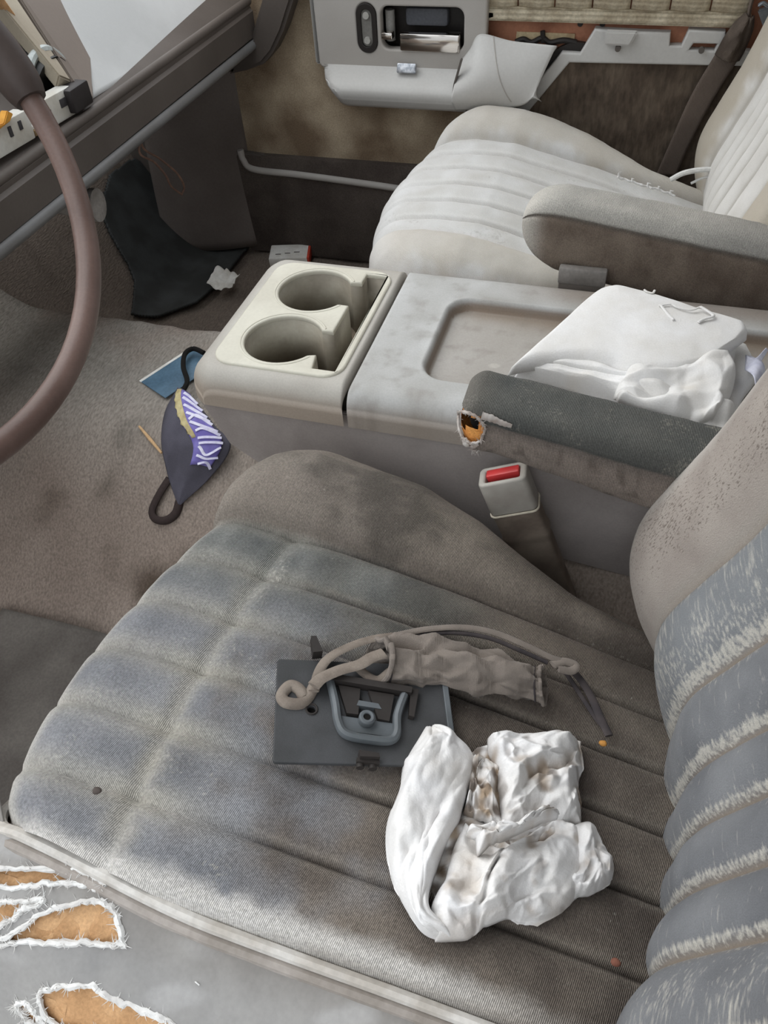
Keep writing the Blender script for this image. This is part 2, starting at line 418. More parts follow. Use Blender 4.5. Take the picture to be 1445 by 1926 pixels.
                    c = mixc(c, L((212,210,206)), .8*(1-ss(0, .05, dfr)))
                    c = mixc(c, L((128,118,106)), .6*math.exp(-(ds/.003)**2))
                    nap = .3*ss(.1, .5, fbm(x, s, 3, 40))*ss(.5, .9, tt)
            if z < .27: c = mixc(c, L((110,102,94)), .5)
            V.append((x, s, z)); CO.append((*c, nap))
    return V, CO, gridf(len(rows), len(cols)), zmid

def back_path(u, driver=True):
    """centre line of the backrest front, u from 0 (tucked under) to 1 (top)"""
    dx = 0 if driver else .014
    P = [(.175,.205), (.135,.232), (.112,.268), (.1005,.310), (.1010,.355), (.117,.405), (.137,.460), (.165,.56), (.20,.66), (.235,.76), (.262,.835), (.30,.868)]
    k = u*(len(P)-1); i = min(int(k), len(P)-2); f = k-i
    a, b, c, d = (Vector((*P[max(i-1, 0)], 0)), Vector((*P[i], 0)), Vector((*P[i+1], 0)), Vector((*P[min(i+2, len(P)-1)], 0)))
    p = .5*((2*b)+(-a+c)*f+(2*a-5*b+4*c-d)*f*f+(-a+3*b-3*c+d)*f**3)
    t = .5*((-a+c)+2*(2*a-5*b+4*c-d)*f+3*(-a+3*b-3*c+d)*f*f); t.normalize()
    return p.x+dx, p.y, t.x, t.y
def backrest(driver):
    seams = sorted(RIBD)
    cols = []
    WI = .285
    def seg(a, b, n): return [a+(b-a)*i/n for i in range(n)]
    edges = [-WI]+seams+[WI]
    for a, b in zip(edges, edges[1:]): cols += seg(a, b, 26 if b-a > .09 else 16)
    cols.append(WI)
    nu = 130; V = []; CO = []
    for i in range(nu+1):
        u = i/nu
        px, pz, tx, tz = back_path(u, driver)
        nx_, nz_ = -tz, tx
        foot = ss(.02, .30, u)
        for s in cols:
            k = next((j for j in range(len(edges)-1) if s <= edges[j+1]), len(edges)-2)
            a, b = edges[k], edges[k+1]; f = (s-a)/(b-a); ds = min(s-a, b-s)
            if 0 < k < len(edges)-2:
                o = (.0115 if driver else .010)*max(0, math.sin(PI*f))**.62*(.60+.40*foot)
                if u > .9: o *= 1-ss(.9, 1, u)*.6
                rim = 0
            else:
                ff = f if k else 1-f                 # 0 at the seam, 1 at the outer edge
                o = (.047 if driver else .030 if s < 0 else .016)*math.sin(PI*min(1, .06+.94*ff)**.8*.80)*(.35+.65*ss(.05, .38, u))*(1-.5*ss(.85, 1, u))
                e = ss(.62, 1, ff); o -= .085*e*e
            if driver and s < PL: x_off = .019*(1-((s-.0)/.115)**2)*ss(.12, .3, u)*(1-ss(.8, 1, u)) if s < .15 else 0
            else: x_off = 0
            x = px+nx_*o+max(-.020, x_off); z = pz+nz_*o; y = s
            nzv = fbm(s, pz, 3 if driver else 9, 24)
            x += nx_*.0012*nzv
            nap = 0
            if driver:
                if 0 < k < len(edges)-2:
                    c = mixc(L((106,108,112)), L((132,134,137)), .5+nzv)
                    c = mixc(c, L((134,138,141)), .6*ss(.05, .12, s))
                    far = ss(.03, .13, s)+ss(-.10, -.15, s)*.8
                    nap = max(.95*(1-ss(.08, .26, f)), .75*(1-ss(.03, .13, 1-f)), .56*(1-ss(.14, .38, u+.05*nzv)))
                    nap = max(nap, .20+.44*far*ss(-.5, .4, fbm(s, pz, 4, 26)))
                    c = mixc(c, L((140,128,114)), .9*math.exp(-(ds/.0030)**2)); nap *= 1-math.exp(-(ds/.0024)**2)
                else:
                    c = mixc(L((150,141,134)), L((172,164,156)), .5+nzv)
                    ff = f if k else 1-f
                    nap = (.30+.14*ss(-.3, .4, n3(s, pz, 5, 16))-.32*ss(.5, .8, ff))*ss(.04, .22, ff)
                    c = mixc(c, L((200,196,190)), .7*ss(.50, .72, ff+.12*nzv)*(1-ss(.85, 1, ff)))
                    c = mixc(c, L((208,202,192)), .6*math.exp(-(ds/.005)**2))
            else:
                c = mixc(L((212,211,208)), L((196,194,189)), .5+nzv)
                if not 0 < k < len(edges)-2:
                    c = mixc(c, L((164,154,136)), .75*ss(.0, .5, 1-abs((f-.5)/.55)+.5*nzv))
                c = mixc(c, L((150,143,132)), .6*math.exp(-(ds/.005)**2))
            c = (*c, nap)
            V.append((x, y, z)); CO.append(c)
    F = gridf(nu+1, len(cols))
    # back shell
    o = len(V); nc = len(cols)
    for i in range(nu+1):
        px, pz, tx, tz = back_path(i/nu, driver)
        for j, s in enumerate((-WI, -WI*.96, -WI*.5, 0, WI*.5, WI*.96, WI)):
            d = .085 if abs(s) > WI*.98 else .125
            V.append((px+d, s, pz-.01)); CO.append(L((120,112,104)))
    F += [tuple(reversed(q)) for q in gridf(nu+1, 7, off=o)]
    for i in range(nu):
        F.append((i*nc, o+i*7, o+(i+1)*7, (i+1)*nc))
        F.append((i*nc+nc-1, (i+1)*nc+nc-1, o+(i+1)*7+6, o+i*7+6))
    for i in (0, nu):
        F.append(tuple([i*nc+j for j in range(nc)]+[o+i*7+j for j in reversed(range(7))]))
    return V, CO, F
def armrest(xn, xr, s0, s1, zt, zb, colf, rn=.045, nx=110, na=72, p=.42, grow=0, sr=.34):
    """padded beam along x with a rounded nose; zt, zb give the top and bottom height at x"""
    V = []; CO = []
    for i in range(nx):
        q = i/(nx-1); x = xn+(xr-xn)*q**1.5
        e = min(1, (x-xn)/rn); k = math.sqrt(max(0, 1-(1-e)**2)); kw = max(.02, k)**.6
        zc = (zt(x)+zb(x))/2; hh = (zt(x)-zb(x))/2*max(.02, k)+grow; hw = (s1-s0)/2*kw+grow; sc = (s0+s1)/2
        for j in range(na):
            a = 2*PI*j/na; ca, sa = math.cos(a), math.sin(a)
            y = sc+hw*math.copysign(abs(ca)**p, ca); z = zc+hh*math.copysign(abs(sa)**p, sa)
            rel = (z-zc)/max(hh, 1e-4)
            gr = math.exp(-((rel-sr)/.05)**2)*(1-math.exp(-((abs(ca))/.2)**2))
            y -= math.copysign(.0034*gr, ca)
            nzv = fbm(x, y*1.3, z, 26)
            V.append((x, y+.0010*nzv, z+.0015*nzv)); CO.append(colf(x, y, z, rel, sc, nzv, gr))
    F = gridf(nx, na, True)+[tuple(range(na)), tuple((nx-1)*na+j for j in reversed(range(na)))]
    return V, CO, F

def make_seat(driver):
    cy = .265 if driver else 1.135; dr = 1 if driver else -1
    W = lambda v: (v[0], cy+dr*v[1], v[2])
    fl = (lambda F: F) if driver else (lambda F: [tuple(reversed(f)) for f in F])
    if driver: root = empty('car_seat', (-.08, cy, .045), "dirty grey brown driver's car seat with torn side and wide blue grey ribbed back", 'car seat', 'front bucket seats')
    else: root = empty('car_seat.001', (-.08, cy, .045), 'cleaner cream passenger car seat beside the far door', 'car seat', 'front bucket seats')
    V, CO, F, zmid = cushion(driver)
    cu = obj('cushion', [W(v) for v in V], fl(F), m_fab if driver else m_fabp, root, True, CO)
    cu['label'] = 'pleated seat cushion, brown at the back and blue grey at the front' if driver else 'pleated cream seat cushion with faint grey stains'
    V, CO, F = backrest(driver)
    bk = obj('backrest', [W(v) for v in V], fl(F), [m_back, m_bolst] if driver else m_backp, root, True, CO)
    if driver:
        for q in bk.data.polygons:
            yy = q.center.y+WL[bk].y-cy
            if yy > RIBD[0] or yy < RIBD[-1] or q.center.x+WL[bk].x > .30+.0*yy: q.material_index = 1
    bm = bmesh.new(); bm.from_mesh(bk.data); bmesh.ops.recalc_face_normals(bm, faces=bm.faces[:]); bm.to_mesh(bk.data); bm.free()
    b = MB(); b.box((-.26, cy-.20, .048), (.22, cy+.20, .20), .02)
    b.build('seat_base', m_greyd, root)
    b = MB(); ya, yb = sorted((cy+dr*.205, cy+dr*.262)); b.box((-.16, ya, .07), (.30, yb, .15), .004); b.build('gap_shade_box', m_dark, root)  # black box added beside the console to stand for the gap's deep shade
    return root, cu, bk, zmid, W
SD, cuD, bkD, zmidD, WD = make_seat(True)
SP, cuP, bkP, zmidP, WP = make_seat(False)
# hinge bracket behind the driver's cushion and piping of the driver's seat
def zdr(x): return zmidD(x, -PL)
def ypip(x): return .265-.165+(.0 if x > -.33 else 0)
def yed(x): return .265-.165*(1-.085*ss(-.17, -.36, x))
edge = [(x, yed(x)-.002, zdr(x)-.013) for x in [-.32+.02*i for i in range(24)]]
edge = [(-.372, .175, zdr(-.34)-.080), (-.367, .145, zdr(-.34)-.062), (-.354, .124, zdr(-.34)-.036), (-.338, yed(-.338)-.001, zdr(-.338)-.020)]+edge
pm = MB(); pm.tube(edge, .0042, 8, res=160)
m_pipe = M('pale_piping', (206,203,198), (176,170,162), sc=30, rough=.9, mott=.08)
pp = pm.build('piping', m_pipe, cuD); pp['label'] = 'pale double piping along the near edge'
pm = MB(); pm.tube([(x, y-.0065, z-.0050) for x, y, z in edge], .0048, 8, res=160)
pm.build('piping', M('grey_piping', (164,157,151), (140,133,126), sc=30, rough=.9, mott=.08), cuD)
# near side of the driver's seat: smooth grey cloth torn open over the foam
def side_pt(x, w, off=0):
    top = zdr(max(x, -.36))-.016
    yt = yed(x)-.004
    if x < -.33: yt += .9*(-.33-x)**1.0*.9; top -= .25*(-.33-x)
    y = yt-.155*w-.01*w*w; z = top-.085*w-.10*w**3+.012*math.sin(PI*min(1, w*1.2))
    return Vector((x, y-off*.5, z-off*.85))
def side_at(x, y, off=0):
    yt = yed(x)-.004
    if x < -.33: yt += .81*(-.33-x)
    d = max(0, yt-y); return side_pt(x, (-.155+math.sqrt(.155*.155+.04*d))/.02, off)
nx, nw = 300, 170
V = []; CO = []
for i in range(nx):
    x = -.392+.552*i/(nx-1)
    for j in range(nw):
        wv = j/(nw-1)*1.15; p = side_pt(x, wv)
        k = fbm(x, wv*.15, 0, 18)
        p.z += .0016*fbm(x, wv*.14, 3, 26)
        c = mixc(L((134,133,132)), L((154,152,149)), .5+k)
        c = mixc(c, L((118,113,107)), .6*(1-ss(.02, .22, wv+.1*k)))
        c = mixc(c, L((168,167,166)), .55*ss(.1, .5, n3(x*.6+wv*.1, wv*.2, 6, 40)+.3*k))
        V.append(tuple(p)); CO.append(c)
holes = [
 [(-0.3317, 0.0837, 0.3597), (-0.3148, 0.0907, 0.3614), (-0.283, 0.0994, 0.3621), (-0.2684, 0.1017, 0.3613), (-0.25, 0.0986, 0.3569), (-0.2578, 0.0959, 0.3564), (-0.2765, 0.0925, 0.357), (-0.3005, 0.0841, 0.3555), (-0.3288, 0.0763, 0.3549)],
 [(-0.3257, 0.0688, 0.35), (-0.3081, 0.0737, 0.3504), (-0.2856, 0.0807, 0.3514), (-0.2959, 0.0722, 0.3477), (-0.3041, 0.0633, 0.3436), (-0.3202, 0.0551, 0.3411)],
 [(-0.3072, 0.0517, 0.3372), (-0.2956, 0.0614, 0.3413), (-0.2781, 0.0762, 0.3476), (-0.259, 0.0864, 0.351), (-0.2432, 0.0902, 0.351), (-0.2365, 0.085, 0.3469), (-0.2262, 0.0738, 0.3388), (-0.2291, 0.0716, 0.3379), (-0.2551, 0.0654, 0.3379), (-0.2861, 0.0567, 0.3372)],
 [(-0.2697, 0.0338, 0.3213), (-0.258, 0.0426, 0.3248), (-0.2372, 0.0472, 0.3246), (-0.222, 0.046, 0.3217), (-0.1927, 0.0462, 0.3177), (-0.1791, 0.0434, 0.3141), (-0.1927, 0.0355, 0.3113), (-0.2511, 0.0241, 0.3129)],
 [(-0.2854, 0.0252, 0.3184), (-0.2789, 0.0282, 0.3192), (-0.2638, 0.0232, 0.3141), (-0.2682, 0.0198, 0.3127)]]
def closed(poly, n=90):
    P = [Vector(p) for p in poly]; m = len(P); out = []
    for i in range(n):
        t = i/n*m; k = int(t); f = t-k; a, b, c, d = P[k-1], P[k], P[(k+1) % m], P[(k+2) % m]
        out.append(.5*((2*b)+(-a+c)*f+(2*a-5*b+4*c-d)*f*f+(-a+3*b-3*c+d)*f**3))
    return out
hp = [[p+Vector((.0022*n3(p.x, p.y, 1, 150), .0016*n3(p.x, p.y, 5, 150), 0)) for p in closed(h)] for h in holes]
keep, loops = punch(V, gridf(nx, nw), lambda c: any(inpoly((c.x, c.y), h) for h in hp))
sp = obj('side_cover', V, keep, m_vinyl, SD, True, CO)
solid(sp, .0015, -1); sp['label'] = 'smooth grey side cloth with torn holes'
for h, hh in enumerate(hp):                  # foam pad swelling under each hole
    xs = [p.x for p in hh]; ys = [p.y for p in hh]; x0, x1, y0, y1 = min(xs)-.012, max(xs)+.012, min(ys)-.010, max(ys)+.010
    fm = MB(); fm.grid(50, 26, lambda u, v: side_at(x0+(x1-x0)*u, y0+(y1-y0)*v, .0065)+Vector((0, 0, .002*fbm(x0+(x1-x0)*u, v*.05, 2, 40)-.003*max(0, n3(u*(x1-x0), v*.05, 7, 60)))))
    fo = fm.build('foam', m_foam, SD)
    fr = MB(); P = [side_at(p.x, p.y)+Vector((0, 0, .001)) for p in hh]
    for ring, rr_ in ((0, .0026), (1, .0020)):
        Q = [p+Vector((.0016*n3(*p, f=210+90*ring), .0016*n3(p.y, p.x, 3, 210+90*ring), .0008*n3(p.x, p.y, 9, 200)+.0006*ring)) for p in P]
        ph = 3.1*ring+h; fr.tube(Q, lambda t: rr_*(.55+.9*abs(n3(t*23+ph, 3.3))), n=6, closed=True)
    random.seed(40+h)
    for k in range(170):
        p = random.choice(P); d = Vector((random.uniform(-1, 1), random.uniform(-1, 1), random.uniform(.1, .7))).normalized()*random.uniform(.003, .008)
        fr.tube([p, p+d*.5+Vector((0, 0, random.uniform(-.001, .001))), p+d], lambda t: .00045*(1.15-t), n=3)
    fb = fr.build('frayed_edge', m_fray, SD); fb['kind'] = 'stuff'
random.seed(3); fr = MB()
for k in range(14):          # loose threads and snags on the cloth
    x, wv = random.uniform(-.26, .02), random.uniform(.15, .9); p = side_pt(x, wv)+Vector((0, -.0006, .0012)); d = Vector((random.uniform(.002, .004), random.uniform(-.003, .001), .0003))
    fr.tube([p, p+d*.5+Vector((0, 0, .001)), p+d], .0004, 4)
fr.build('snags', m_fray, SD, kind='stuff')

# armrests
def col_ad(x, y, z, rel, sc, k, gr):
    top = ss(.28, .40, rel)
    c = mixc(L((122,112,104)), L((144,133,124)), .5+k)
    c = mixc(c, L((84,74,67)), .5*ss(.1, .5, n3(x, z, y, 150)))
    t = mixc(L((80,82,80)), L((98,98,94)), .5+k); nap = (.14+.26*ss(-.3, .4, fbm(x, y, z, 40))+.22*ss(.02, .14, x))*top
    t = mixc(t, L((108,104,97)), .8*(1-ss(0, .040, x+.112)))
    c = mixc(c, t, top); c = mixc(c, L((142,133,126)), .5*ss(.05, .3, rel)*(1-top))
    return (*mixc(c, L((48,45,42)), .5*gr), nap)
ztD = lambda x: .470-.13*(x+.10); zbD = lambda x: .412-.27*(x+.08) if x > -.08 else .412
V, CO, F = armrest(-.114, .20, .503, .562, ztD, zbD, col_ad, rn=.020, nx=150, na=110)
TC = Vector((-0.1, 0.503, 0.4436)); TR = (-0.0872, 0.503, 0.4497)[0]-TC.x; TH = TC.z-(-0.0995, 0.503, 0.4264)[2]
T2 = Vector((-0.0952, 0.503, 0.4094))
def tear(c):
    j = 1+.25*n3(*c, f=170)
    if c.y > .550 or c.z > TC.z+.015: return False
    d = c-TC; e = c-T2; d.x = max(0, d.x)
    return (d.x/(TR*j))**2+(d.z/(TH*1.15*j))**2 < 1 or (e.x/(.0055*j))**2+(e.z/(.0065*j))**2 < 1
nosev = V
def on_nose(x, z, off=.0012):
    """point of the armrest's near side at this x, z"""
    b = min((v for v in nosev if v[1] < .533), key=lambda v: (v[0]-x)**2+(v[2]-z)**2)
    return Vector((b[0]-off*.3, b[1]-off, b[2]))
keep, loops = punch(V, F, tear)
ar = obj('armrest', V, keep, m_arm, SD, True, CO); ar['label'] = 'armrest with dark worn top and torn orange nose'
def pad_col(x, y, z, rel, sc, k, gr): return (0, 0, 0)
V, CO, F = armrest(-.1125, .15, .5065, .558, lambda x: ztD(x)-.002, lambda x: zbD(x)+.002, pad_col, rn=.020, nx=110, na=90)
V = [(v[0], v[1]+.0015*fbm(*v, 60), v[2]) for v in V]
hv = lambda c: c.y < .53 and (((c.x-TC.x+.002)/(.0115+.005*n3(*c, f=160)))**2+((c.z-TC.z-.003)/(.0080+.005*n3(*c, f=160)))**2 < 1)
keep, lp2 = punch(V, F, hv)
af = obj('foam_pad', V, keep, m_foam2, ar); af['label'] = 'orange foam in the torn nose'
V, CO, F = armrest(-.106, .15, .513, .554, lambda x: ztD(x)-.008, lambda x: zbD(x)+.008, pad_col, rn=.028, nx=40, na=40)
obj('core', V, F, m_dark, ar)
m_lin = M('torn_lining', (200,194,188), (160,148,140), sc=120, rough=1, mott=.15)
fr = MB(); random.seed(11)
for cc, a_, b_, n_, r_ in ((TC, TR*1.03, TH*.95, 60, .0019), (T2, .0056, .0067, 30, .0015)):
    P = [on_nose(cc.x+a_*math.cos(2*PI*i/n_)*(1+.12*n3(i*.4, 1)), cc.z+b_*math.sin(2*PI*i/n_)*(1+.12*n3(i*.4, 5))) for i in range(n_)]
    P = [(P[i-1]+P[i]*2+P[(i+1) % n_])/4 for i in range(n_)]
    fr.tube(P, lambda t: r_*(.6+.8*abs(n3(t*17, 4))), 7, closed=True)
    for k in range(90):
        p = random.choice(P); d = Vector((random.uniform(-1, 1), random.uniform(-.6, -.05), random.uniform(-1, 1))).normalized()*random.uniform(.002, .006)
        fr.tube([p, p+d*.5, p+d], lambda t: .0004*(1.15-t), n=3)
fr.build('frayed_edge', m_lin, ar, kind='stuff')
def strip(name, px, wd):
    q = [on_nose(p[0], p[2], .0014) for p in px]
    mb = MB(); mb.tube(q, lambda t: wd*(1.05-.55*t)*(.75+.4*abs(n3(t*9, wd*900))), 8, flat=.22, up=(-.15, -1, .1), res=40); return mb.build(name, m_lin, ar)
strip('torn_flap', [(-0.0903, 0.503, 0.4597), (-0.0816, 0.503, 0.4584), (-0.0724, 0.503, 0.4561), (-0.0637, 0.503, 0.4537)], .0050)
strip('torn_flap', [(-0.1053, 0.503, 0.4302), (-0.1013, 0.503, 0.421), (-0.0972, 0.503, 0.409), (-0.095, 0.503, 0.4029)], .0036)
strip('torn_flap', [(-0.093, 0.503, 0.429), (-0.0975, 0.503, 0.4218), (-0.0993, 0.503, 0.415)], .0032)
strip('torn_flap', [(-0.0926, 0.503, 0.4164), (-0.0857, 0.503, 0.4128), (-0.0789, 0.503, 0.4091), (-0.0729, 0.503, 0.4052)], .0032)

def col_ap(x, y, z, rel, sc, k, gr):
    top = ss(.54, .66, rel)
    c = mixc(L((98,86,76)), L((128,116,104)), .5+1.3*k); c = mixc(c, L((88,77,67)), .55*ss(.1, .5, fbm(x, z, y, 30)))
    t = mixc(L((160,158,152)), L((184,181,174)), .5+k)
    t = mixc(t, L((132,130,126)), .5*ss(.05, .16, x))
    c = mixc(c, t, top)
    c = mixc(c, L((190,186,178)), .8*(1-ss(.006, .035, x+.118)))
    return mixc(c, L((78,68,60)), .75*gr)
ztP = lambda x: .492-.125*(x+.10); zbP = lambda x: .398-.19*(x+.06)
V, CO, F = armrest(-.118, .20, .838, .902, ztP, zbP, col_ap, rn=.052, p=.5, sr=.60, nx=150, na=110)
ap = obj('armrest', V, F, m_arm, SP, True, CO); ap['label'] = 'brownish cream armrest with a split top seam'
fr = MB(); random.seed(5)
prev = None
pts = [(-0.0205, 0.895, 0.4959), (-0.0096, 0.895, 0.4925), (0.0083, 0.895, 0.4885), (0.0262, 0.895, 0.4845), (0.0442, 0.895, 0.4793)]
PP = crom(pts, 60)
fr.tube([p+Vector((0, .002*n3(p.x, 1, 0, 200), .0005+.0012*n3(p.x, 2, 0, 150))) for p in PP], lambda t: .0010+.0012*abs(n3(t*20, 1)), 6)
for k in (2, 3, 20, 34, 44, 55):
    p = PP[k]; fr.tube([p, p+Vector((-.001, .001, .004)), p+Vector((random.uniform(-.005, .003), 0, .007 if k < 5 else .004))], lambda t: .0012*(1.2-t), 5)
fe = fr.build('frayed_edge', m_fray, ap); fe['label'] = 'white threads along the split seam'
# ------------------------------------------------------------------ centre console
CN = empty('center_console', (-.1, .70, .06), 'grey plastic center console with two cup holders between the seats', 'console')
def con_col(x, y, z):
    k = fbm(x, y+z, 1, 16)
    c = mixc(L((180,177,169)), L((164,159,151)), .5+k)
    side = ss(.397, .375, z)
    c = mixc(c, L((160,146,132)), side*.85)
    return mixc(c, L((118,106,96)), .5*ss(.25, .6, fbm(x, y, 5, 30)))
# body: dark lower box, its front cut back under the overhang
m_conlow = M('console_lower_plastic', (178,170,166), (152,144,140), sc=7, rough=.55, bump=.08, bsc=500, mott=.05)
ol = [(-0.4236, 0.585, 0.3525), (-0.3993, 0.585, 0.2915), (-0.3407, 0.585, 0.2484), (-0.27, 0.585, 0.2203), (-0.1022, 0.585, 0.2089), (0.0796, 0.585, 0.187)]+[(.33, .585, .08), (.33, .585, .365)]
for ya in (.585, .805):
    b = MB(); b.prism([(x, ya, z) for x, y, z in ol]+[(-.405, ya, .365)], (0, .006, 0)); b.build('side_panel', m_conlow, CN, bevel=.0015)
b = MB(); b.prism([(x, .591, z) for x, y, z in ol]+[(-.244, .591, .365), (-.244, .591, .322), (-.408, .591, .322)], (0, .214, 0)); b.build('base', m_conlow, CN)
b = MB(); b.box((-.412, .5905, .321), (-.406, .8055, .366), .001); b.build('front_wall', m_conlow, CN)
b = MB(); b.box((-.27, .63, .06), (.30, .77, .25), .01); b.build('pedestal', m_greyd, CN)
# front cap with the opening for the cup holder insert
ins = rrect(-.402, -.2565, .594, .801, .022)
mb = MB()
def shell(x0, x1, y0, y1, zt, zb, r, nfx, topf=None, front_round=True, n=120, m=110, cap_front=True):
    """rounded lid: top surface with rolled long sides, optional rolled front; returns V, F"""
    V = []
    ys = []
    ns = 10
    prof = []                                  # (y, dz) across
    for i in range(4): prof.append((y0-.004*(3-i)/3*0, -(zt-zb)+(zt-zb-r)*i/3))
    for i in range(ns+1):
        a = PI/2*i/ns; prof.append((y0+r-r*math.cos(a), -r+r*math.sin(a)))
    for i in range(1, m): prof.append((y0+r+(y1-y0-2*r)*i/m, 0))
    for i in range(ns+1):
        a = PI/2*i/ns; prof.append((y1-r+r*math.sin(a), -r+r*math.cos(a)))
    for i in range(1, 4): prof.append((y1, -r-(zt-zb-r)*i/3))
    xs = []
    if front_round:
        for i in range(4): xs.append((x0, -(zt-zb)+(zt-zb-nfx)*i/3))
        for i in range(ns+1):
            a = PI/2*i/ns; xs.append((x0+nfx-nfx*math.cos(a), -nfx+nfx*math.sin(a)))
    else: xs += [(x0, -.30*(zt-zb)), (x0+.0003, -.003), (x0+.002, -.0005), (x0+.004, 0)]
    a0 = xs[-1][0]
    for i in range(1, n+1): xs.append((a0+(x1-.004-a0)*i/n, 0))
    xs += [(x1-.002, -.0005), (x1-.0003, -.003), (x1, -.3*(zt-zb))]
    cyy = (y0+y1)/2
    for x, dx in xs:
        for y, dy in prof:
            dz = max(-(zt-zb), -(math.sqrt(dx*dx+dy*dy) if max(dx, dy) > -r*1.5 and r > .02 else max(-dx, -dy)))
            yy = cyy+(y-cyy)
            V.append((x, yy, zt+dz+(topf(x, y) if topf and dz > -.004 else 0)))
    return V, gridf(len(xs), len(prof))
V, F = shell(-.430, -.2475, .573, .826, .402, .358, .022, .03)
# plan corners rounded at the front
def rc(v):
    x, y, z = v; d = max(0, abs(y-.70)-.090)/.036; x += .030*max(0, d-.15)**2*(1-ss(-.40, -.33, x)); return (x+.010*ss(.39, .35, z)*(1-ss(-.40, -.36, x))*-.3, y, z)
V = [rc(v) for v in V]
F2 = [f for f in F if not (lambda c: inpoly((c.x, c.y), ins) and c.z > .39)(sum((Vector(V[i]) for i in f), Vector())/4)]
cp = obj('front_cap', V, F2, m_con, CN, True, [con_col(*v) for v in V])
cp['label'] = 'pale front cap of the console'
# insert: plate with the two round wells opening into the rear slot
xc, rr, y1_, y2_ = -.338, .0432, .6475, .7475
a0 = math.radians(33); x0p, x1p, ylo, yhi = -.2885, -.2635, .604, .793
hole = [(x1p, ylo), (x1p, yhi), (x0p, yhi), (x0p, y2_+rr*math.sin(a0)+.002)]
for yc, e in ((y2_, 0), (y1_, 1)):
    for i in range(41):
        a = a0+(2*PI-2*a0)*i/40; hole.append((xc+rr*math.cos(a), yc+rr*math.sin(a)))
    if not e: hole += [(x0p, y2_-rr*math.sin(a0)), (x0p, y1_+rr*math.sin(a0))]
hole += [(x0p-.004, y1_-rr*math.sin(a0)+.003), (x0p, ylo)]
mb = MB(); plate(mb, rrect(-.4035, -.255, .5925, .8025, .023), [hole], lambda x, y, h: (x, y, .4045+h), .007, .0022)
ip = mb.build('cup_holder', m_cup, CN); ip['label'] = 'pale insert with two round wells and a rear slot'
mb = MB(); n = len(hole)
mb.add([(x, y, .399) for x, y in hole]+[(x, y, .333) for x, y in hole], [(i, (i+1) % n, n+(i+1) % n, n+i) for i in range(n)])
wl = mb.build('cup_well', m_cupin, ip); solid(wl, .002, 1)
mb = MB()
for yc in (y1_, y2_):
    mb.tube([(xc+(rr+.0045)*math.cos(a0+(2*PI-2*a0)*i/50), yc+(rr+.0045)*math.sin(a0+(2*PI-2*a0)*i/50), .4047) for i in range(51)], .0011, 6, flat=.5)
mb.build('well_rim', m_cup, ip)
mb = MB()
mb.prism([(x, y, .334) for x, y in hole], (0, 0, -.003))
mb.build('well_floor', M('brown_well_floor', (118,106,92), (82,73,63), sc=40, rough=.7, mott=.1), ip, smooth=False)  # floor of the wells, mottled darker brown than the insert
# lid with its shallow tray
def traydepth(x, y):
    cx, cy_, hx, hy, r = .02, .692, .199, .077, .028
    qx, qy = abs(x-cx)-hx+r, abs(y-cy_)-hy+r
    d = math.hypot(max(qx, 0), max(qy, 0))+min(max(qx, qy), 0)-r
    return -.0125*(1-ss(-.009, .001, d))+.0008*math.exp(-(d/.004)**2)
V, F = shell(-.2425, .34, .573, .826, .402, .358, .022, .02, traydepth, False, n=300, m=130)
def lid_col(x, y, z):
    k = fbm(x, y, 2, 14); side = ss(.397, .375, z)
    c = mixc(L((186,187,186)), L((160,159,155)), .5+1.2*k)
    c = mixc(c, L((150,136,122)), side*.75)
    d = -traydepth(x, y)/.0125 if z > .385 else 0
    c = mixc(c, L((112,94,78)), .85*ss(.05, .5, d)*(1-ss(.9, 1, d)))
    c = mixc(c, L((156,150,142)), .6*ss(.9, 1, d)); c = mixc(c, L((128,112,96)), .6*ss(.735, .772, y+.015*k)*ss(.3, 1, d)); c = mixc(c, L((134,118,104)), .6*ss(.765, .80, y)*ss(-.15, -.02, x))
    c = mixc(c, L((120,104,86)), .5*ss(.755, .735, y)*0+.55*ss(.718, .760, y)*ss(.9, 1, d)*ss(-.16, -.05, x))
    c = mixc(c, L((122,115,107)), .38*ss(.05, .6, fbm(x, y, 8, 50)+.10*ss(-.12, -.2, x)))
    return mixc(c, L((220,216,206)), .8*ss(.62, .8, n3(x, y, z, 60))*side)
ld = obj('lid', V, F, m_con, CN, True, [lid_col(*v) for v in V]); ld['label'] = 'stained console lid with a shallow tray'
mb = MB(); mb.box((-.243, .5815, .3545), (.33, .8185, .3595), .001); mb.build('seam_strip', m_dark, CN)

# ------------------------------------------------------------------ seat belt buckles
B = empty('seat_belt_buckle', (-0.0255, 0.56, 0.2134), 'grey seat belt buckle with red button beside driver armrest', 'buckle')
# frame: long axis from the stalk up to the head
top = Vector((-0.076, 0.553, 0.3478)); low = Vector((-0.0223, 0.553, 0.2041))
ax = (top-low).normalized(); sd = Vector((1, .12, 0)); sd = (sd-ax*ax.dot(sd)).normalized(); fw_ = ax.cross(sd)
MX = Matrix((sd, fw_, ax)).transposed().to_4x4(); MX.translation = top
m_buck = M('buckle_plastic', (178,174,166), (160,154,146), sc=30, rough=.45, mott=.04)
m_buckb = M('buckle_boot', (140,128,116), (116,104,94), sc=30, rough=.7, mott=.06)
mb = MB()
plate(mb, rrect(-.0245, .0245, -.014, .014, .006), [rrect(-.0175, .0175, -.0085, .0085, .002)], lambda x, y, h: MX @ Vector((x, y, h)), .044, .0025)
hs = mb.build('housing', m_buck, B)
mb = MB(); mb.box((-.0168, -.002, -.012), (.0168, .0083, .0008), .0015, MX)
m_red = M('red_button_plastic', (205,62,62), (186,50,52), sc=60, rough=.35, mott=.04, spec=.5); rb = mb.build('button', m_red, B); rb['label'] = 'red release button'
mb = MB(); mb.box((-.0172, -.0086, -.024), (.0172, .0086, -.010), .001, MX); mb.build('slot', m_dark, B)
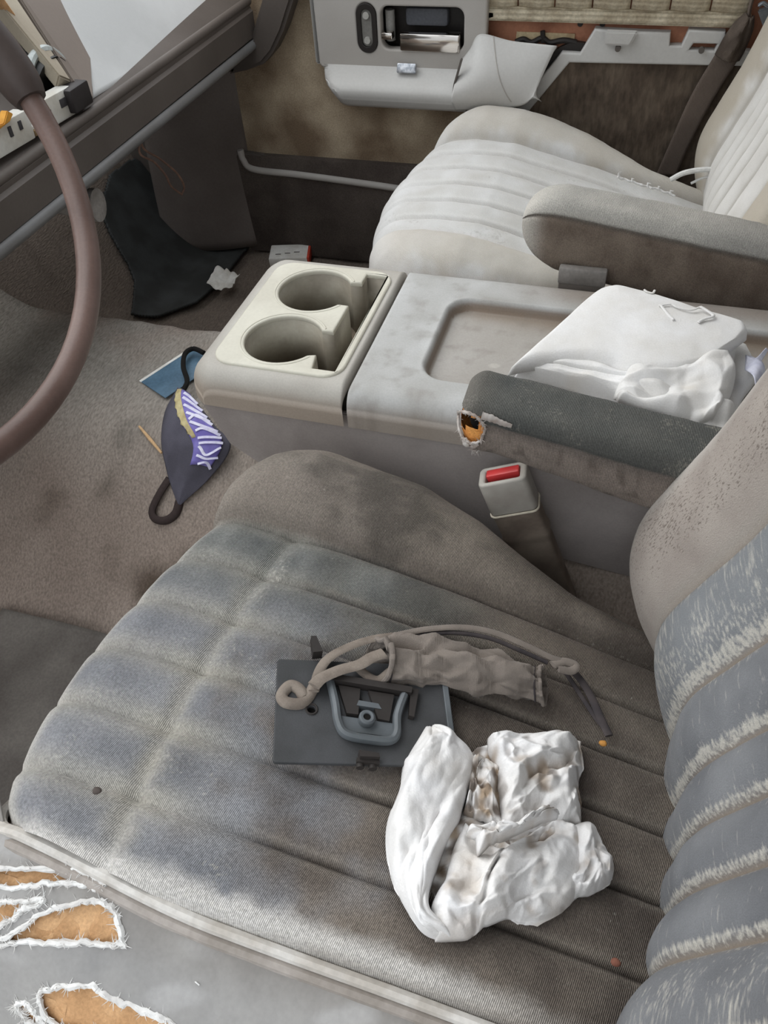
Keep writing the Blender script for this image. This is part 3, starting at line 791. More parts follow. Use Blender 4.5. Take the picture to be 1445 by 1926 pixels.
mb = MB(); mb.tube([MX @ Vector((x*1.01, y*1.01, -.0445)) for x, y in rrect(-.0245, .0245, -.014, .014, .006)], .0012, 6, closed=True)
mb.build('seam', M('pale_seam', (206,198,180), rough=.6), B)
mb = MB()
def boot(u, v):
    a = 2*PI*v; z = -.045-.17*u; k = 1-.12*u; wv = 1+.06*math.exp(-((u-.22)/.03)**2)-.05*math.exp(-((u-.27)/.02)**2)
    return MX @ Vector((.0245*k*wv*math.copysign(abs(math.cos(a))**.35, math.cos(a))+.004*u, .0135*k*wv*math.copysign(abs(math.sin(a))**.35, math.sin(a)), z))
mb.grid(40, 40, boot, True); mb.build('stalk', m_buckb, B)
B2 = empty('seat_belt_buckle.001', (-0.025, 0.835, 0.3578), 'plain grey buckle stalk below the passenger armrest nose', 'buckle')
mb = MB(); mb.box((-.066, .8270, .20), (-.014, .8372, .400), .003); mb.build('stalk', m_greyd, B2)
mb = MB(); mb.box((-.0670, .8266, .398), (-.013, .8376, .418), .002); mb.build('housing', M('dim_grey_plastic', (134,130,126), (116,112,108), sc=20, rough=.5), B2)
# ------------------------------------------------------------------ folded white T-shirt on the console lid
def rag_noise(x, y, k, f):
    a = n3(x, y, k, f); b = n3(x+3, y-2, k+5, f*1.9)
    return (1-abs(a)*2.2)*.6+(1-abs(b)*2.2)*.35
def facets(n, m, seed):
    """crumpled relief over the unit square: flat facets meeting in soft creases, about -1..1"""
    rd = random.Random(seed); H = [[rd.uniform(-1, 1) for _ in range(m+2)] for _ in range(n+2)]
    J = [[(rd.uniform(-.3, .3), rd.uniform(-.3, .3)) for _ in range(m+2)] for _ in range(n+2)]; D = [[rd.random() < .5 for _ in range(m+2)] for _ in range(n+2)]
    def h1(u, v):
        x, y = min(max(u, 0), 1)*n, min(max(v, 0), 1)*m
        x += .35*noise.noise(Vector((x*.6, y*.6, seed*1.7))); y += .35*noise.noise(Vector((x*.6+7, y*.6, seed*1.7)))
        x, y = min(max(x, 0), n), min(max(y, 0), m); i, j = min(int(x), n-1), min(int(y), m-1); f, g = x-i, y-j
        a, b, c, d = H[i][j], H[i+1][j], H[i][j+1], H[i+1][j+1]
        if D[i][j]: return a+(b-a)*f+(d-b)*g if f > g else a+(d-c)*f+(c-a)*g
        return a+(b-a)*f+(c-a)*g if f+g < 1 else d+(c-d)*(1-f)+(b-d)*(1-g)
    e = .012
    return lambda u, v: (h1(u, v)*2+h1(u+e, v)+h1(u-e, v)+h1(u, v+e)+h1(u, v-e))/6
TS = empty('folded_t_shirt', (.03, .66, .402), 'folded white T-shirt lying on the console lid between armrests', 'clothing')
def sheet_cols(V, dirt=0, seed=0):
    out = []
    for x, y, z in V:
        k = fbm(x, y, seed, 30); c = mixc(L((228,228,228)), L((216,214,210)), .5+k)
        c = mixc(c, L((206,198,184)), .5*ss(.2, .6, fbm(x, y, seed+4, 18)))
        if dirt: c = mixc(c, L((176,160,140)), dirt*ss(.12, .55, fbm(x, y, seed+9, 42)+.15*n3(x, y, 2, 120)))
        out.append(c)
    return out
def edgeroll(u, v, wu, wv, T, sides='lrbt'):
    d = 1
    r = 0
    for ch, t, w_ in (('l', u, wu), ('r', 1-u, wu), ('b', v, wv), ('t', 1-v, wv)):
        if ch in sides and t < w_: r = max(r, 1-math.sqrt(max(0, 1-(1-t/w_)**2)))
    return -T*r
def tlayer(name, e0, e1, l0, l1, T, wr, seed, nu=90, nv=60, sides='lrbt', fn=None, wu=.08, wv=.12):
    def f(p, u, v):
        z = p.z+edgeroll(u, v, wu, wv, T, sides)+wr*rag_noise(p.x, p.y, seed, 16)*min(1, 6*min(u, 1-u, v, 1-v)+.2)
        q = Vector((p.x, p.y, z))
        return fn(q, u, v) if fn else q
    V, F = coons(e0, e1, l0, l1, nu, nv, f)
    V = [tuple(v) for v in V]
    o = obj(name, V, F, m_white, TS, True, sheet_cols(V, 0, seed)); solid(o, .002, -1); return o
# lower folded body
lo0 = [(-0.0883, 0.6325, 0.418), (-0.0191, 0.627, 0.418), (0.0567, 0.5969, 0.418), (0.121, 0.5801, 0.418)]; lo1 = [(-0.0108, 0.7907, 0.418), (0.0465, 0.7702, 0.418), (0.1005, 0.7442, 0.418), (0.135, 0.7249, 0.418)]
tlayer('lower_fold', lo0, lo1, [lo0[0], (-0.0559, 0.7032, 0.418), lo1[0]], [(0.121, 0.5801, 0.418), (0.1303, 0.6373, 0.418), (0.1451, 0.6822, 0.418), (0.135, 0.7249, 0.418)], .013, .003, 2)
# gathered sleeve and hem bunched along the near side
fb1 = facets(9, 5, 5); fb2 = facets(6, 5, 6)
def bunch(q, u, v):
    q.z += .007*math.sin(PI*v)*math.sin(PI*min(1, u*1.1))+.0035*math.sin(9*v+5*u+2*n3(u*2, v*3, 1))*ss(.3, .5, u)+.003*n3(u*5, v*4, 3)
    q.z -= .009*math.exp(-((v-.42-.15*math.sin(u*3))/.018)**2); q.z += .0055*fb1(u, v)*ss(.15, .4, u)
    return q
b0 = [(-0.0823, 0.6165, 0.428), (-0.0232, 0.6102, 0.428), (0.0416, 0.5849, 0.428), (0.0878, 0.5693, 0.428), (0.1176, 0.5655, 0.428)]; b1 = [(-0.0642, 0.646, 0.43), (-0.0129, 0.6465, 0.43), (0.0372, 0.6419, 0.43), (0.0796, 0.6667, 0.43), (0.1253, 0.7161, 0.43)]
tlayer('bunched_hem', b0, b1, [b0[0], (-0.0738, 0.6261, 0.43), b1[0]], [(0.1176, 0.5655, 0.428), (0.122, 0.5994, 0.428), (0.1278, 0.6563, 0.428), (0.1259, 0.7192, 0.428)], .020, .004, 5, 110, 70, 'lrb', bunch)
c0 = [(0.0189, 0.5823, 0.44), (0.0494, 0.5717, 0.44), (0.0808, 0.5664, 0.44), (0.1002, 0.5759, 0.44)]; c1 = [(0.022, 0.6193, 0.444), (0.0546, 0.6264, 0.444), (0.0864, 0.6543, 0.444), (0.1106, 0.6725, 0.444)]
tlayer('sleeve', c0, c1, [c0[0], (0.0148, 0.5949, 0.444), c1[0]], [(0.1007, 0.5785, 0.438), (0.1124, 0.6036, 0.438), (0.1196, 0.6408, 0.438), (0.1121, 0.6816, 0.438)], .014, .005, 8, 80, 50, 'lrbt', lambda q, u, v: q+Vector((0, 0, .0030*math.sin(7*u-5*v+3*n3(u*2, v*2, 7))+.0065*fb2(u, v))))
# top flap
f0 = [(-0.0862, 0.606, 0.44), (-0.0514, 0.6239, 0.44), (-0.0227, 0.6337, 0.44), (0.0069, 0.6333, 0.44), (0.027, 0.6258, 0.44), (0.0506, 0.6278, 0.44), (0.0737, 0.6378, 0.44), (0.0989, 0.6636, 0.44), (0.125, 0.7028, 0.44)]; f1 = [(-0.0147, 0.7459, 0.446), (-0.0059, 0.754, 0.446), (0.0057, 0.7574, 0.446), (0.0424, 0.7472, 0.446), (0.0891, 0.729, 0.446), (0.1283, 0.7127, 0.446)]
tlayer('top_flap', f0, f1, [(-0.0859, 0.6033, 0.442), (-0.0541, 0.6747, 0.442), (-0.0297, 0.7309, 0.442), (-0.0149, 0.7527, 0.442)], [(0.1234, 0.6934, 0.446), (0.1292, 0.7037, 0.446), (0.1283, 0.7127, 0.446)], .014, .0016, 11, 130, 80, 'lrbt',
       lambda q, u, v: q+Vector((0, 0, .004*math.sin(PI*v)*math.sin(PI*u)+.0012*n3(q.x, q.y, 4, 30))), .05, .07)
fr = MB()
fr.tube([(0.0448, 0.7193, 0.45), (0.0521, 0.7054, 0.45), (0.0585, 0.6955, 0.45)], .0016, 6, res=16, flat=.6); fr.tube([(0.0433, 0.718, 0.45), (0.0542, 0.7231, 0.45), (0.061, 0.7187, 0.45), (0.0735, 0.7165, 0.45), (0.0823, 0.7241, 0.45)], .0014, 6, res=24, flat=.6)
fr.tube([(0.0822, 0.7233, 0.4505), (0.0882, 0.7178, 0.4505), (0.0943, 0.7097, 0.4505), (0.0861, 0.7024, 0.4505), (0.0809, 0.6957, 0.4505)], .0018, 6, res=24, flat=.6)
fr.tube([(0.0274, 0.7497, 0.447), (0.0308, 0.7463, 0.447), (0.0361, 0.7453, 0.447), (0.0378, 0.7508, 0.447)], .0013, 6, res=16, flat=.6)
V = fr.v; o = obj('raised_seam', V, fr.f, m_white, TS, True, sheet_cols(V, 0, 1))
tg0 = [(0.1317, 0.6958, 0.42), (0.1388, 0.6798, 0.42), (0.1452, 0.671, 0.42), (0.1488, 0.6617, 0.42)]; tg1 = [p for p in [(0.1292, 0.6622, 0.43), (0.1327, 0.6448, 0.43), (0.1353, 0.6324, 0.43), (0.1369, 0.6218, 0.43)]]
m_tag = M('bluish_care_tag', (206,208,222), (186,188,206), sc=90, rough=.7, mott=.05)
V, F = coons(tg0, tg1, [tg0[0], tg1[0]], [tg0[-1], tg1[-1]], 20, 12, lambda p, u, v: p+Vector((0, 0, .010*math.sin(PI*u)-.004*v)))
V2, F2 = coons([(0.1305, 0.6841, 0.428), (0.1375, 0.6787, 0.428), (0.1463, 0.6911, 0.428)], [(0.1309, 0.6708, 0.424), (0.1404, 0.6729, 0.424), (0.1494, 0.694, 0.424)], [(0.1305, 0.6841, 0.428), (0.1309, 0.6708, 0.424)], [(0.1463, 0.6911, 0.428), (0.1494, 0.694, 0.424)], 16, 8, lambda p, u, v: p+Vector((0, 0, .006*u*u)))
mb = MB(); mb.add(V, F); mb.add(V2, F2); t = mb.build('care_tag', m_tag, TS); solid(t, .0006, 0); t['label'] = 'bluish white care tag'

# ------------------------------------------------------------------ crumpled white rag on the driver's seat
def seat_z(x, y): return zmidD(x, y-.265)+.006
RG = empty('crumpled_rag', (-.01, .215, .32), "crumpled dirty white rag on the driver's seat in front of the backrest", 'rag')
RV = []; RF = []; RC = []
def rag_patch(e0, e1, l0, l1, hz, seed, dirt, nu=100, nv=80, amp=.006, fn=(5, 5), und=None, wu=.14, wv=.14, T=.016, sides='lrbt', dark=0):
    A = facets(*fn, seed); B = facets(fn[0]*2+1, fn[1]*2+1, seed+50); X = facets(*fn, seed+90); Y = facets(*fn, seed+91); D4 = facets(fn[0]*4, fn[1]*4, seed+7)
    def g(p, u, v):
        k = min(1, 5*min(u, 1-u, v, 1-v)+.25)
        z = p.z+hz*math.sin(PI*u)**.6*math.sin(PI*v)**.6 + edgeroll(u, v, wu, wv, T, sides) + amp*k*A(u, v) + amp*.55*k*B(u, v)+amp*.17*D4(u, v)
        if und: z += und(u, v)
        return Vector((p.x+.0035*X(u, v), p.y+.0035*Y(u, v), max(z, seat_z(p.x, p.y)+.001+.0015*abs(B(v, u)))))
    V, F = coons(e0, e1, l0, l1, nu, nv, g); o = len(RV)
    for i, v in enumerate(V):
        k = fbm(v.x, v.y, seed, 30); c = mixc(L((236,236,237)), L((224,222,219)), .5+k)
        d = ss(.02, .42, fbm(v.x, v.y, seed+9, 40)+.25*n3(v.x, v.y, 2, 130)+dark-.10)
        c = mixc(c, L((160,142,122)), min(1, dirt*1.3)*d); c = mixc(c, L((100,86,74)), dirt*.9*ss(.22, .55, n3(v.x, v.y, seed, 90)+dark)); lo = ss(.0, -1.1, A(i//nv/(nu-1), i%nv/(nv-1))+.5*B(i//nv/(nu-1), i%nv/(nv-1))); c = mixc(c, L((176,160,142)), dirt*.8*lo)
        RV.append(tuple(v)); RC.append(c)
    RF.extend([tuple(i+o for i in q) for q in F])
# low dark sheet under everything
e0 = [(-0.0608, 0.181, 0.3477), (-0.0397, 0.1557, 0.3472), (0.0168, 0.1762, 0.3327), (0.0441, 0.2056, 0.3201)]; e1 = [(-0.0561, 0.255, 0.3355), (-0.0321, 0.2771, 0.3264), (-0.0017, 0.2957, 0.3153), (0.0292, 0.3045, 0.3054)]
rag_patch(e0, e1, [e0[0], (-0.0583, 0.2227, 0.3408), e1[0]], [e0[-1], (0.0419, 0.264, 0.3096), e1[-1]], .004, 3, .9, amp=.006, fn=(8, 8), dark=.3)
# standing folds in the dark middle
e0 = [(-0.04, 0.2119, 0.3505), (-0.0256, 0.2134, 0.3472), (-0.0057, 0.207, 0.344)]; e1 = [(-0.0437, 0.2642, 0.3396), (-0.0348, 0.2645, 0.3369), (-0.0225, 0.2638, 0.3346)]
rag_patch(e0, e1, [e0[0], e1[0]], [e0[-1], e1[-1]], .004, 61, .95, 70, 70, .009, (4, 5), T=.01, dark=.26)
# left band: a long puffed fold
e0 = [(-0.0335, 0.1333, 0.3562), (-0.0472, 0.1314, 0.3589), (-0.0664, 0.1442, 0.36), (-0.0783, 0.1614, 0.3592), (-0.088, 0.1882, 0.3573), (-0.0879, 0.2172, 0.3531), (-0.0875, 0.2437, 0.3499), (-0.0806, 0.2754, 0.3437)]; e1 = [(-0.0299, 0.1324, 0.363), (-0.0462, 0.1487, 0.364), (-0.0453, 0.1815, 0.3584), (-0.0425, 0.2098, 0.3539), (-0.0387, 0.2367, 0.3488), (-0.0415, 0.2606, 0.3455), (-0.0562, 0.272, 0.3471), (-0.0783, 0.2716, 0.3517)]
rag_patch(e0, e1, [e0[0], e1[0]], [e0[-1], e1[-1]], .016, 21, .10, 150, 70, .0065, (7, 3), wv=.20, wu=.05, T=.014)
# upper right bundle
e0 = [(-0.0064, 0.2008, 0.3453), (0.0101, 0.2133, 0.3389), (0.0307, 0.2276, 0.3317), (0.045, 0.2368, 0.3263)]; e1 = [(-0.0352, 0.2867, 0.3335), (-0.0135, 0.2995, 0.3257), (0.0128, 0.3083, 0.3173), (0.0348, 0.3112, 0.3106)]
rag_patch(e0, e1, [(-0.0064, 0.2008, 0.3453), (-0.0141, 0.2304, 0.342), (-0.0239, 0.2576, 0.3394), (-0.0349, 0.2844, 0.338)], [(0.0457, 0.2405, 0.3174), (0.0382, 0.2741, 0.3131), (0.0399, 0.2994, 0.3074), (0.035, 0.3136, 0.3061)], .016, 33, .6, 120, 120, .0105, (4, 6), T=.018, dark=.05)
# right flap
e0 = [(0.0393, 0.184, 0.3279), (0.0546, 0.19, 0.3227), (0.0686, 0.2088, 0.315)]; e1 = [(0.0311, 0.2303, 0.3251), (0.0473, 0.2422, 0.3183), (0.0613, 0.226, 0.3182)]
rag_patch(e0, e1, [(0.0391, 0.1835, 0.3297), (0.0337, 0.2039, 0.3274), (0.0312, 0.2313, 0.3227)], [(0.0688, 0.2094, 0.3133), (0.0696, 0.2196, 0.311), (0.0621, 0.229, 0.3107)], .014, 55, .35, 70, 70, .008, (3, 3), T=.010)
# lower centre: broad lapping folds
e0 = [(-0.0347, 0.1329, 0.3562), (-0.0131, 0.1454, 0.3503), (0.0051, 0.1588, 0.3442), (0.0257, 0.1603, 0.3388)]; e1 = [(-0.0347, 0.2044, 0.3586), (-0.0087, 0.2007, 0.3536), (0.0177, 0.2333, 0.342), (0.0403, 0.2282, 0.3368)]
rag_patch(e0, e1, [(-0.0343, 0.1314, 0.3624), (-0.0445, 0.15, 0.3613), (-0.04, 0.1804, 0.3558), (-0.0352, 0.2075, 0.3506)], [(0.0256, 0.1595, 0.3415), (0.0419, 0.1832, 0.333), (0.0466, 0.2114, 0.3266), (0.0412, 0.2336, 0.3237)], .016, 47, .5, 150, 130, .0085, (5, 4),
          lambda u, v: .007*math.sin(5.5*u+2.5*v+2*n3(u*2, v*2, 3))-.009*math.exp(-((u-.30-.12*v)/.03)**2), T=.018)
# crossing fold over the middle
rag_patch([(-0.0223, 0.1853, 0.373), (-0.0074, 0.1994, 0.3674), (0.0083, 0.2125, 0.3617), (0.0251, 0.229, 0.3544)], [(-0.0343, 0.2006, 0.3771), (-0.0153, 0.2023, 0.3725), (0.0022, 0.2149, 0.367), (0.0195, 0.2344, 0.3588)], [(-0.0223, 0.1853, 0.373), (-0.0343, 0.2006, 0.3771)], [(0.0251, 0.229, 0.3544), (0.0195, 0.2344, 0.3588)], .006, 71, .5, 70, 40, .006, (6, 3), T=.014)
rg = obj('cloth', RV, RF, m_white, RG, True, RC); solid(rg, .0008, -1)

# ------------------------------------------------------------------ dark bracket plate
PO = Vector((-0.1272, 0.2663, 0.35))
q0, q1, q3 = Vector((-0.1754, 0.204, 0.3665)), Vector((-0.0499, 0.2491, 0.3371)), Vector((-0.2073, 0.285, 0.3645))
ux = (q1-q0).normalized(); uy = (q3-q0); uy = (uy-ux*ux.dot(uy)).normalized(); uz = ux.cross(uy); Lx = (q1-q0).length; Ly = (q3-q0).length
PM = Matrix((ux, uy, uz)).transposed().to_4x4(); PM.translation = q0
PT = empty('mounting_plate', tuple(PO), "charcoal plastic mounting plate with looped bracket on the driver's seat", 'plate')
inv = PM.inverted()
def pc(px): v = inv @ Vector(px); return v.x, v.y
def on(x, y, h): return PM @ Vector((x, y, h))
HO = [pc(p) for p in [(-0.1669, 0.2524, 0.35), (-0.047, 0.2668, 0.35)]]
mb = MB(); plate(mb, rrect(0, Lx, 0, Ly, .003), [[(HO[0][0]+.0032*math.cos(a*PI/8), HO[0][1]+.0032*math.sin(a*PI/8)) for a in range(16)]], lambda x, y, h: on(x, y, h+.004), .004, .0008)
mb.build('panel', m_plateb, PT)
mb = MB(); plate(mb, rrect(Lx-.0055, Lx-.001, .012, Ly-.006, .001), [], lambda x, y, h: on(x, y, h+.0062), .0025, .0006)
mb.build('edge_rib', m_platec, PT)
mb = MB(); mb.add([on(HO[0][0]+.0034*math.cos(a*PI/8), HO[0][1]+.0034*math.sin(a*PI/8), .0005) for a in range(16)], [tuple(range(16))]); mb.build('hole_floor', m_dark, PT)
mb = MB(); mb.tube([on(HO[0][0]+.0042*math.cos(a*PI/8), HO[0][1]+.0042*math.sin(a*PI/8), .0044) for a in range(16)], .0009, 6, closed=True); mb.build('hole_rim', m_plated, PT)
# looped bracket
BK = [pc(p) for p in [(-0.1611, 0.28, 0.354), (-0.1505, 0.2624, 0.354), (-0.1428, 0.2476, 0.354), (-0.1346, 0.241, 0.354), (-0.1179, 0.2433, 0.354), (-0.1022, 0.2484, 0.354), (-0.0987, 0.256, 0.354), (-0.1021, 0.2708, 0.354), (-0.1017, 0.2901, 0.354)]]
mb = MB(); mb.tube([on(x, y, .008) for x, y in BK], .0034, 8, flat=1.2, up=uz, res=60); lb = mb.build('bracket_loop', m_platec, PT)
mb = MB()
A, B_, C_, D_ = [pc(p) for p in [(-0.1445, 0.2545, 0.352), (-0.102, 0.2642, 0.352), (-0.1004, 0.253, 0.352), (-0.1359, 0.2443, 0.352)]]
mb.prism([on(*A, .004), on(*B_, .004), on(*C_, .004), on(*D_, .004)], uz*.0025); 
A, B_, C_, D_ = [pc(p) for p in [(-0.1346, 0.2711, 0.352), (-0.1193, 0.2742, 0.352), (-0.1156, 0.2706, 0.352), (-0.1348, 0.2664, 0.352)]]
mb.prism([on(*A, .004), on(*B_, .004), on(*C_, .004), on(*D_, .004)], uz*.005)
mb.build('cross_bar', m_platec, PT, smooth=False)
bx, by = pc((-0.1234, 0.2582, 0.355))
mb = MB(); mb.tube([on(bx, by, .004), on(bx, by, .012)], .0062, 16); mb.tube([on(bx+.0042*math.cos(a*PI/8), by+.0042*math.sin(a*PI/8), .012) for a in range(16)], .0017, 6, closed=True); mb.build('boss', m_platec, PT)
mb = MB(); mb.add([on(bx+.0033*math.cos(a*PI/8), by+.0033*math.sin(a*PI/8), .0123) for a in range(16)], [tuple(range(16))]); mb.build('screw_hole', m_dark, PT)
for poly in ([(-0.1534, 0.2782, 0.354), (-0.1362, 0.2818, 0.354), (-0.1308, 0.2599, 0.354), (-0.1394, 0.2576, 0.354)], [(-0.1296, 0.2826, 0.354), (-0.1094, 0.2871, 0.354), (-0.1067, 0.2636, 0.354), (-0.1155, 0.2622, 0.354)]):
    mb = MB(); mb.prism([on(*pc(p), .0045) for p in poly], uz*.004); mb.build('slot_wall', m_plated, PT, smooth=False)
mb = MB(); mb.prism([on(*pc(p), .0045) for p in [(-0.1673, 0.2823, 0.354), (-0.0976, 0.2969, 0.354), (-0.0969, 0.2914, 0.354), (-0.1653, 0.277, 0.354)]], uz*.008); mb.build('hinge_bar', m_plated, PT, smooth=False)
mb = MB(); mb.prism([on(*pc(p), .0045) for p in [(-0.0986, 0.2976, 0.354), (-0.092, 0.2984, 0.354), (-0.0895, 0.2737, 0.354), (-0.0937, 0.2735, 0.354)]], uz*.005); mb.build('guide_rail', m_plated, PT, smooth=False)
mb = MB()
mb.prism([on(*pc(p), .004) for p in [(-0.1213, 0.2308, 0.354), (-0.1068, 0.2339, 0.354), (-0.1051, 0.231, 0.354), (-0.119, 0.2263, 0.354)]], uz*.008)
mb.prism([on(*pc(p), .004) for p in [(-0.1217, 0.2265, 0.352), (-0.105, 0.2303, 0.352), (-0.1043, 0.228, 0.352), (-0.1207, 0.2235, 0.352)]], uz*.004)
mb.build('latch', m_plated, PT, smooth=False)
mb = MB()
for px in [(-0.1175, 0.2235, 0.352), (-0.1085, 0.226, 0.352)]:
    x, y = pc(px); mb.tube([on(x, y-.002, .004), on(x, y+.004, .004)], .003, 10)
mb.build('latch_pin', m_plated, PT)
mb = MB(); mb.prism([on(*pc(p), .002) for p in [(-0.1885, 0.3103, 0.354), (-0.1846, 0.3123, 0.354), (-0.1747, 0.3004, 0.354), (-0.1815, 0.2965, 0.354)]], uz*.010); mb.build('top_clip', m_plated, PT, smooth=False)

# ------------------------------------------------------------------ grey pouch with straps
PU = empty('fabric_pouch', (-0.0644, 0.325, 0.36), "grey brown gathered fabric sleeve with straps on the driver's seat", 'pouch')
path = crom([(-0.1293, 0.3111, 0.359), (-0.107, 0.3216, 0.3534), (-0.0827, 0.3296, 0.3471), (-0.0538, 0.3381, 0.3386), (-0.0281, 0.3425, 0.3309), (-0.0012, 0.3466, 0.3226)], 90)
pf1 = facets(7, 6, 77); pf2 = facets(13, 9, 78)
def pouch(u, v):
    i = min(int(u*89), 89); p = path[i]; t = (path[min(i+1, 89)]-path[max(i-1, 0)]).normalized()
    s = Vector((-t.y, t.x, 0)).normalized(); a = 2*PI*v
    g = math.exp(-u/.07)+math.exp(-(1-u)/.07)
    rw = .0165+.0075*math.sin(PI*min(1, u*1.15))-.0035*u; rh = .0115*(1+.35*math.exp(-u/.10))
    w_ = abs(2*v-1)                          # 1 at the seam side, mirrored so the folds close up
    fold = (1-.75*min(1, g))*(.0062*pf1(u, w_)+.0026*pf2(u, w_))
    fold += .0015*g*math.sin(a*10+2*n3(w_*6, u*3, 1))
    flare = .003*math.exp(-u/.02)+.0025*math.exp(-(1-u)/.02)
    lean = .012*math.exp(-u/.06)*math.sin(a)-.004*math.exp(-(1-u)/.06)*math.sin(a)
    return p+s*(rw+fold+flare)*math.cos(a)+t*lean+Vector((0, 0, (rh+fold*1.5+flare*.5)*math.sin(a)-.004))
mb = MB(); mb.grid(160, 110, pouch, True); pb = mb.build('sleeve', m_pouch, PU); solid(pb, .0012, -1)
def ringpts(u, k=1.0): return [pouch(u, j/40)*1.0 for j in range(40)]
mb = MB(); mb.tube(ringpts(0.0), .0022, 8, closed=True); mb.build('left_hem', m_pouch, PU)
mb = MB(); mb.tube(ringpts(1.0), .0016, 8, closed=True); mb.build('right_hem', m_pouch, PU)
for u_, r_ in ((.965, .0009), (.05, .0008)):
    mb = MB(); mb.tube(ringpts(u_), r_, 6, closed=True); mb.build('gather_line', m_hem, PU)

def ribbon(pts, wd, th, mat, res=60, up=(0, .25, 1), name='strap'):
    mb = MB(); mb.tube(pts, wd, 10, flat=th/wd, up=up, res=res); return mb.build(name, mat, PU)
m_strap = M('taupe_strap', (138,128,118), (120,110,101), sc=60, rough=.9, bump=.2, bsc=900, mott=.08)
# loop at the left: from inside the sleeve down to the free end and back
ribbon([(-0.1267, 0.3172, 0.3602), (-0.1339, 0.3096, 0.3625), (-0.1409, 0.299, 0.3653), (-0.1528, 0.2887, 0.3688), (-0.1629, 0.2765, 0.3724), (-0.1663, 0.2674, 0.3742)], .0055, .0016, m_strap)
ribbon([(-0.1685, 0.277, 0.3637), (-0.1713, 0.2571, 0.3657), (-0.1824, 0.2515, 0.3687), (-0.1885, 0.256, 0.3692), (-0.186, 0.2658, 0.3682), (-0.1787, 0.2657, 0.3669), (-0.1726, 0.2605, 0.3658)], .0045, .0030, m_strap, 70, (.2, -.3, 1))
ribbon([(-0.1667, 0.2664, 0.368), (-0.1689, 0.2861, 0.3662), (-0.1656, 0.3009, 0.3639), (-0.1543, 0.3167, 0.36), (-0.1407, 0.3298, 0.3561), (-0.126, 0.3405, 0.3508)], .0042, .0014, m_strap)
ribbon([(-0.1456, 0.3012, 0.3599), (-0.1342, 0.2955, 0.3579), (-0.1247, 0.2954, 0.3558), (-0.1181, 0.3065, 0.3536)], .0040, .0016, m_strap, 40)
ribbon([(-0.1255, 0.3392, 0.3529), (-0.1031, 0.3566, 0.3456), (-0.0748, 0.3723, 0.337), (-0.0485, 0.3796, 0.3284), (-0.0205, 0.3787, 0.3208), (0.0031, 0.3762, 0.3142), (0.0189, 0.3795, 0.3088)], .0034, .0014, m_pouch, 80)
ribbon([(-0.1099, 0.3477, 0.3465), (-0.0821, 0.3642, 0.3378), (-0.0517, 0.3728, 0.3289), (-0.0239, 0.3724, 0.3207), (-0.0006, 0.3709, 0.3141)], .0022, .0016, m_hem, 70)
ribbon([(0.004, 0.3696, 0.3148), (0.0122, 0.3773, 0.3112), (0.0214, 0.3784, 0.3081), (0.0195, 0.3702, 0.3103), (0.0089, 0.367, 0.3142)], .0045, .0018, m_pouch, 40)
ribbon([(0.0177, 0.3802, 0.2988), (0.0289, 0.3723, 0.2971), (0.0395, 0.3589, 0.2961), (0.0492, 0.3408, 0.2968), (0.0574, 0.326, 0.2976)], .0036, .0016, m_hem, 50)
ribbon([(0.0147, 0.3771, 0.2971), (0.0244, 0.3662, 0.2964), (0.036, 0.352, 0.2956), (0.0461, 0.34, 0.295), (0.0548, 0.3321, 0.294)], .0022, .0014, m_hem, 50)
# ------------------------------------------------------------------ steering wheel
SW = empty('steering_wheel', (-.42, .265, .765), 'brown steering wheel rim at the left edge', 'steering wheel')
tl = .662; uu = Vector((-math.sin(tl), 0, math.cos(tl))); vv = Vector((0, 1, 0)); nn = Vector((math.cos(tl), 0, math.sin(tl)))
wc = Vector((-.42, .265, .765))
m_wheel = M('brown_wheel_leather', (118,96,88), (96,76,69), sc=12, rough=.45, bump=.1, bsc=500, mott=.06, spec=.45)
m_hub = M('dark_brown_plastic', (84,74,70), (70,60,56), sc=12, rough=.5, mott=.06)
mb = MB(); mb.tube([wc+vv*.19*math.cos(2*PI*i/96)+uu*.19*math.sin(2*PI*i/96) for i in range(96)], .0076, 14, closed=True); mb.build('rim', m_wheel, SW)
mb = MB(); mb.tube([wc+vv*.19*math.cos(a)+uu*.19*math.sin(a) for a in [math.radians(-19+1.5*i) for i in range(36)]], lambda t: .0145-.004*math.exp(-t/.05), 14); mb.build('rim_grip', m_hub, SW)
for a in (2, 178):
    ca, sa = math.cos(math.radians(a)), math.sin(math.radians(a)); d = vv*ca+uu*sa
    mb = MB(); mb.tube([wc+d*.05-nn*.03, wc+d*.12-nn*.022, wc+d*.19], lambda t: .026-.008*t, 10, flat=.4, up=nn, res=16); mb.build('spoke', m_hub, SW)
mb = MB(); mb.tube([wc-nn*.055, wc-nn*.045, wc-nn*.01, wc-nn*.002], lambda t: .075 if t < .9 else .06, 24); mb.build('hub', m_hub, SW, bevel=.004)

# ------------------------------------------------------------------ dashboard
DB = empty('dashboard', (-.80, .75, .45), 'stripped grey dashboard with dusty glovebox top and dark knee panel', 'dashboard')
def yext(mb, prof, y0, y1):
    """profile (x, z) along y, as a closed solid"""
    return mb.prism([(x, y0, z) for x, z in prof], (0, y1-y0, 0))
m_dash = M('dash_knee_panel', (92,85,80), (80,73,68), sc=5, rough=.55, mott=.04)
m_dashr = M('dash_ridge', (112,112,112), (98,97,96), sc=6, rough=.4, mott=.04, spec=.5)
m_dust = M('dusty_dash_top', (196,197,196), (176,177,176), sc=4, rough=.7, mott=.04, squash=((1, 8, 1), (0, 0, .3)))
m_post = M('taupe_dash_post', (128,118,110), (118,108,100), sc=5, rough=.6, mott=.03)
m_post2 = M('beige_dash_post', (164,155,138), (146,136,120), sc=8, rough=.6, mott=.04)
m_conn = M('white_connector', (205,204,198), (186,182,172), sc=24, rough=.5, mott=.04)
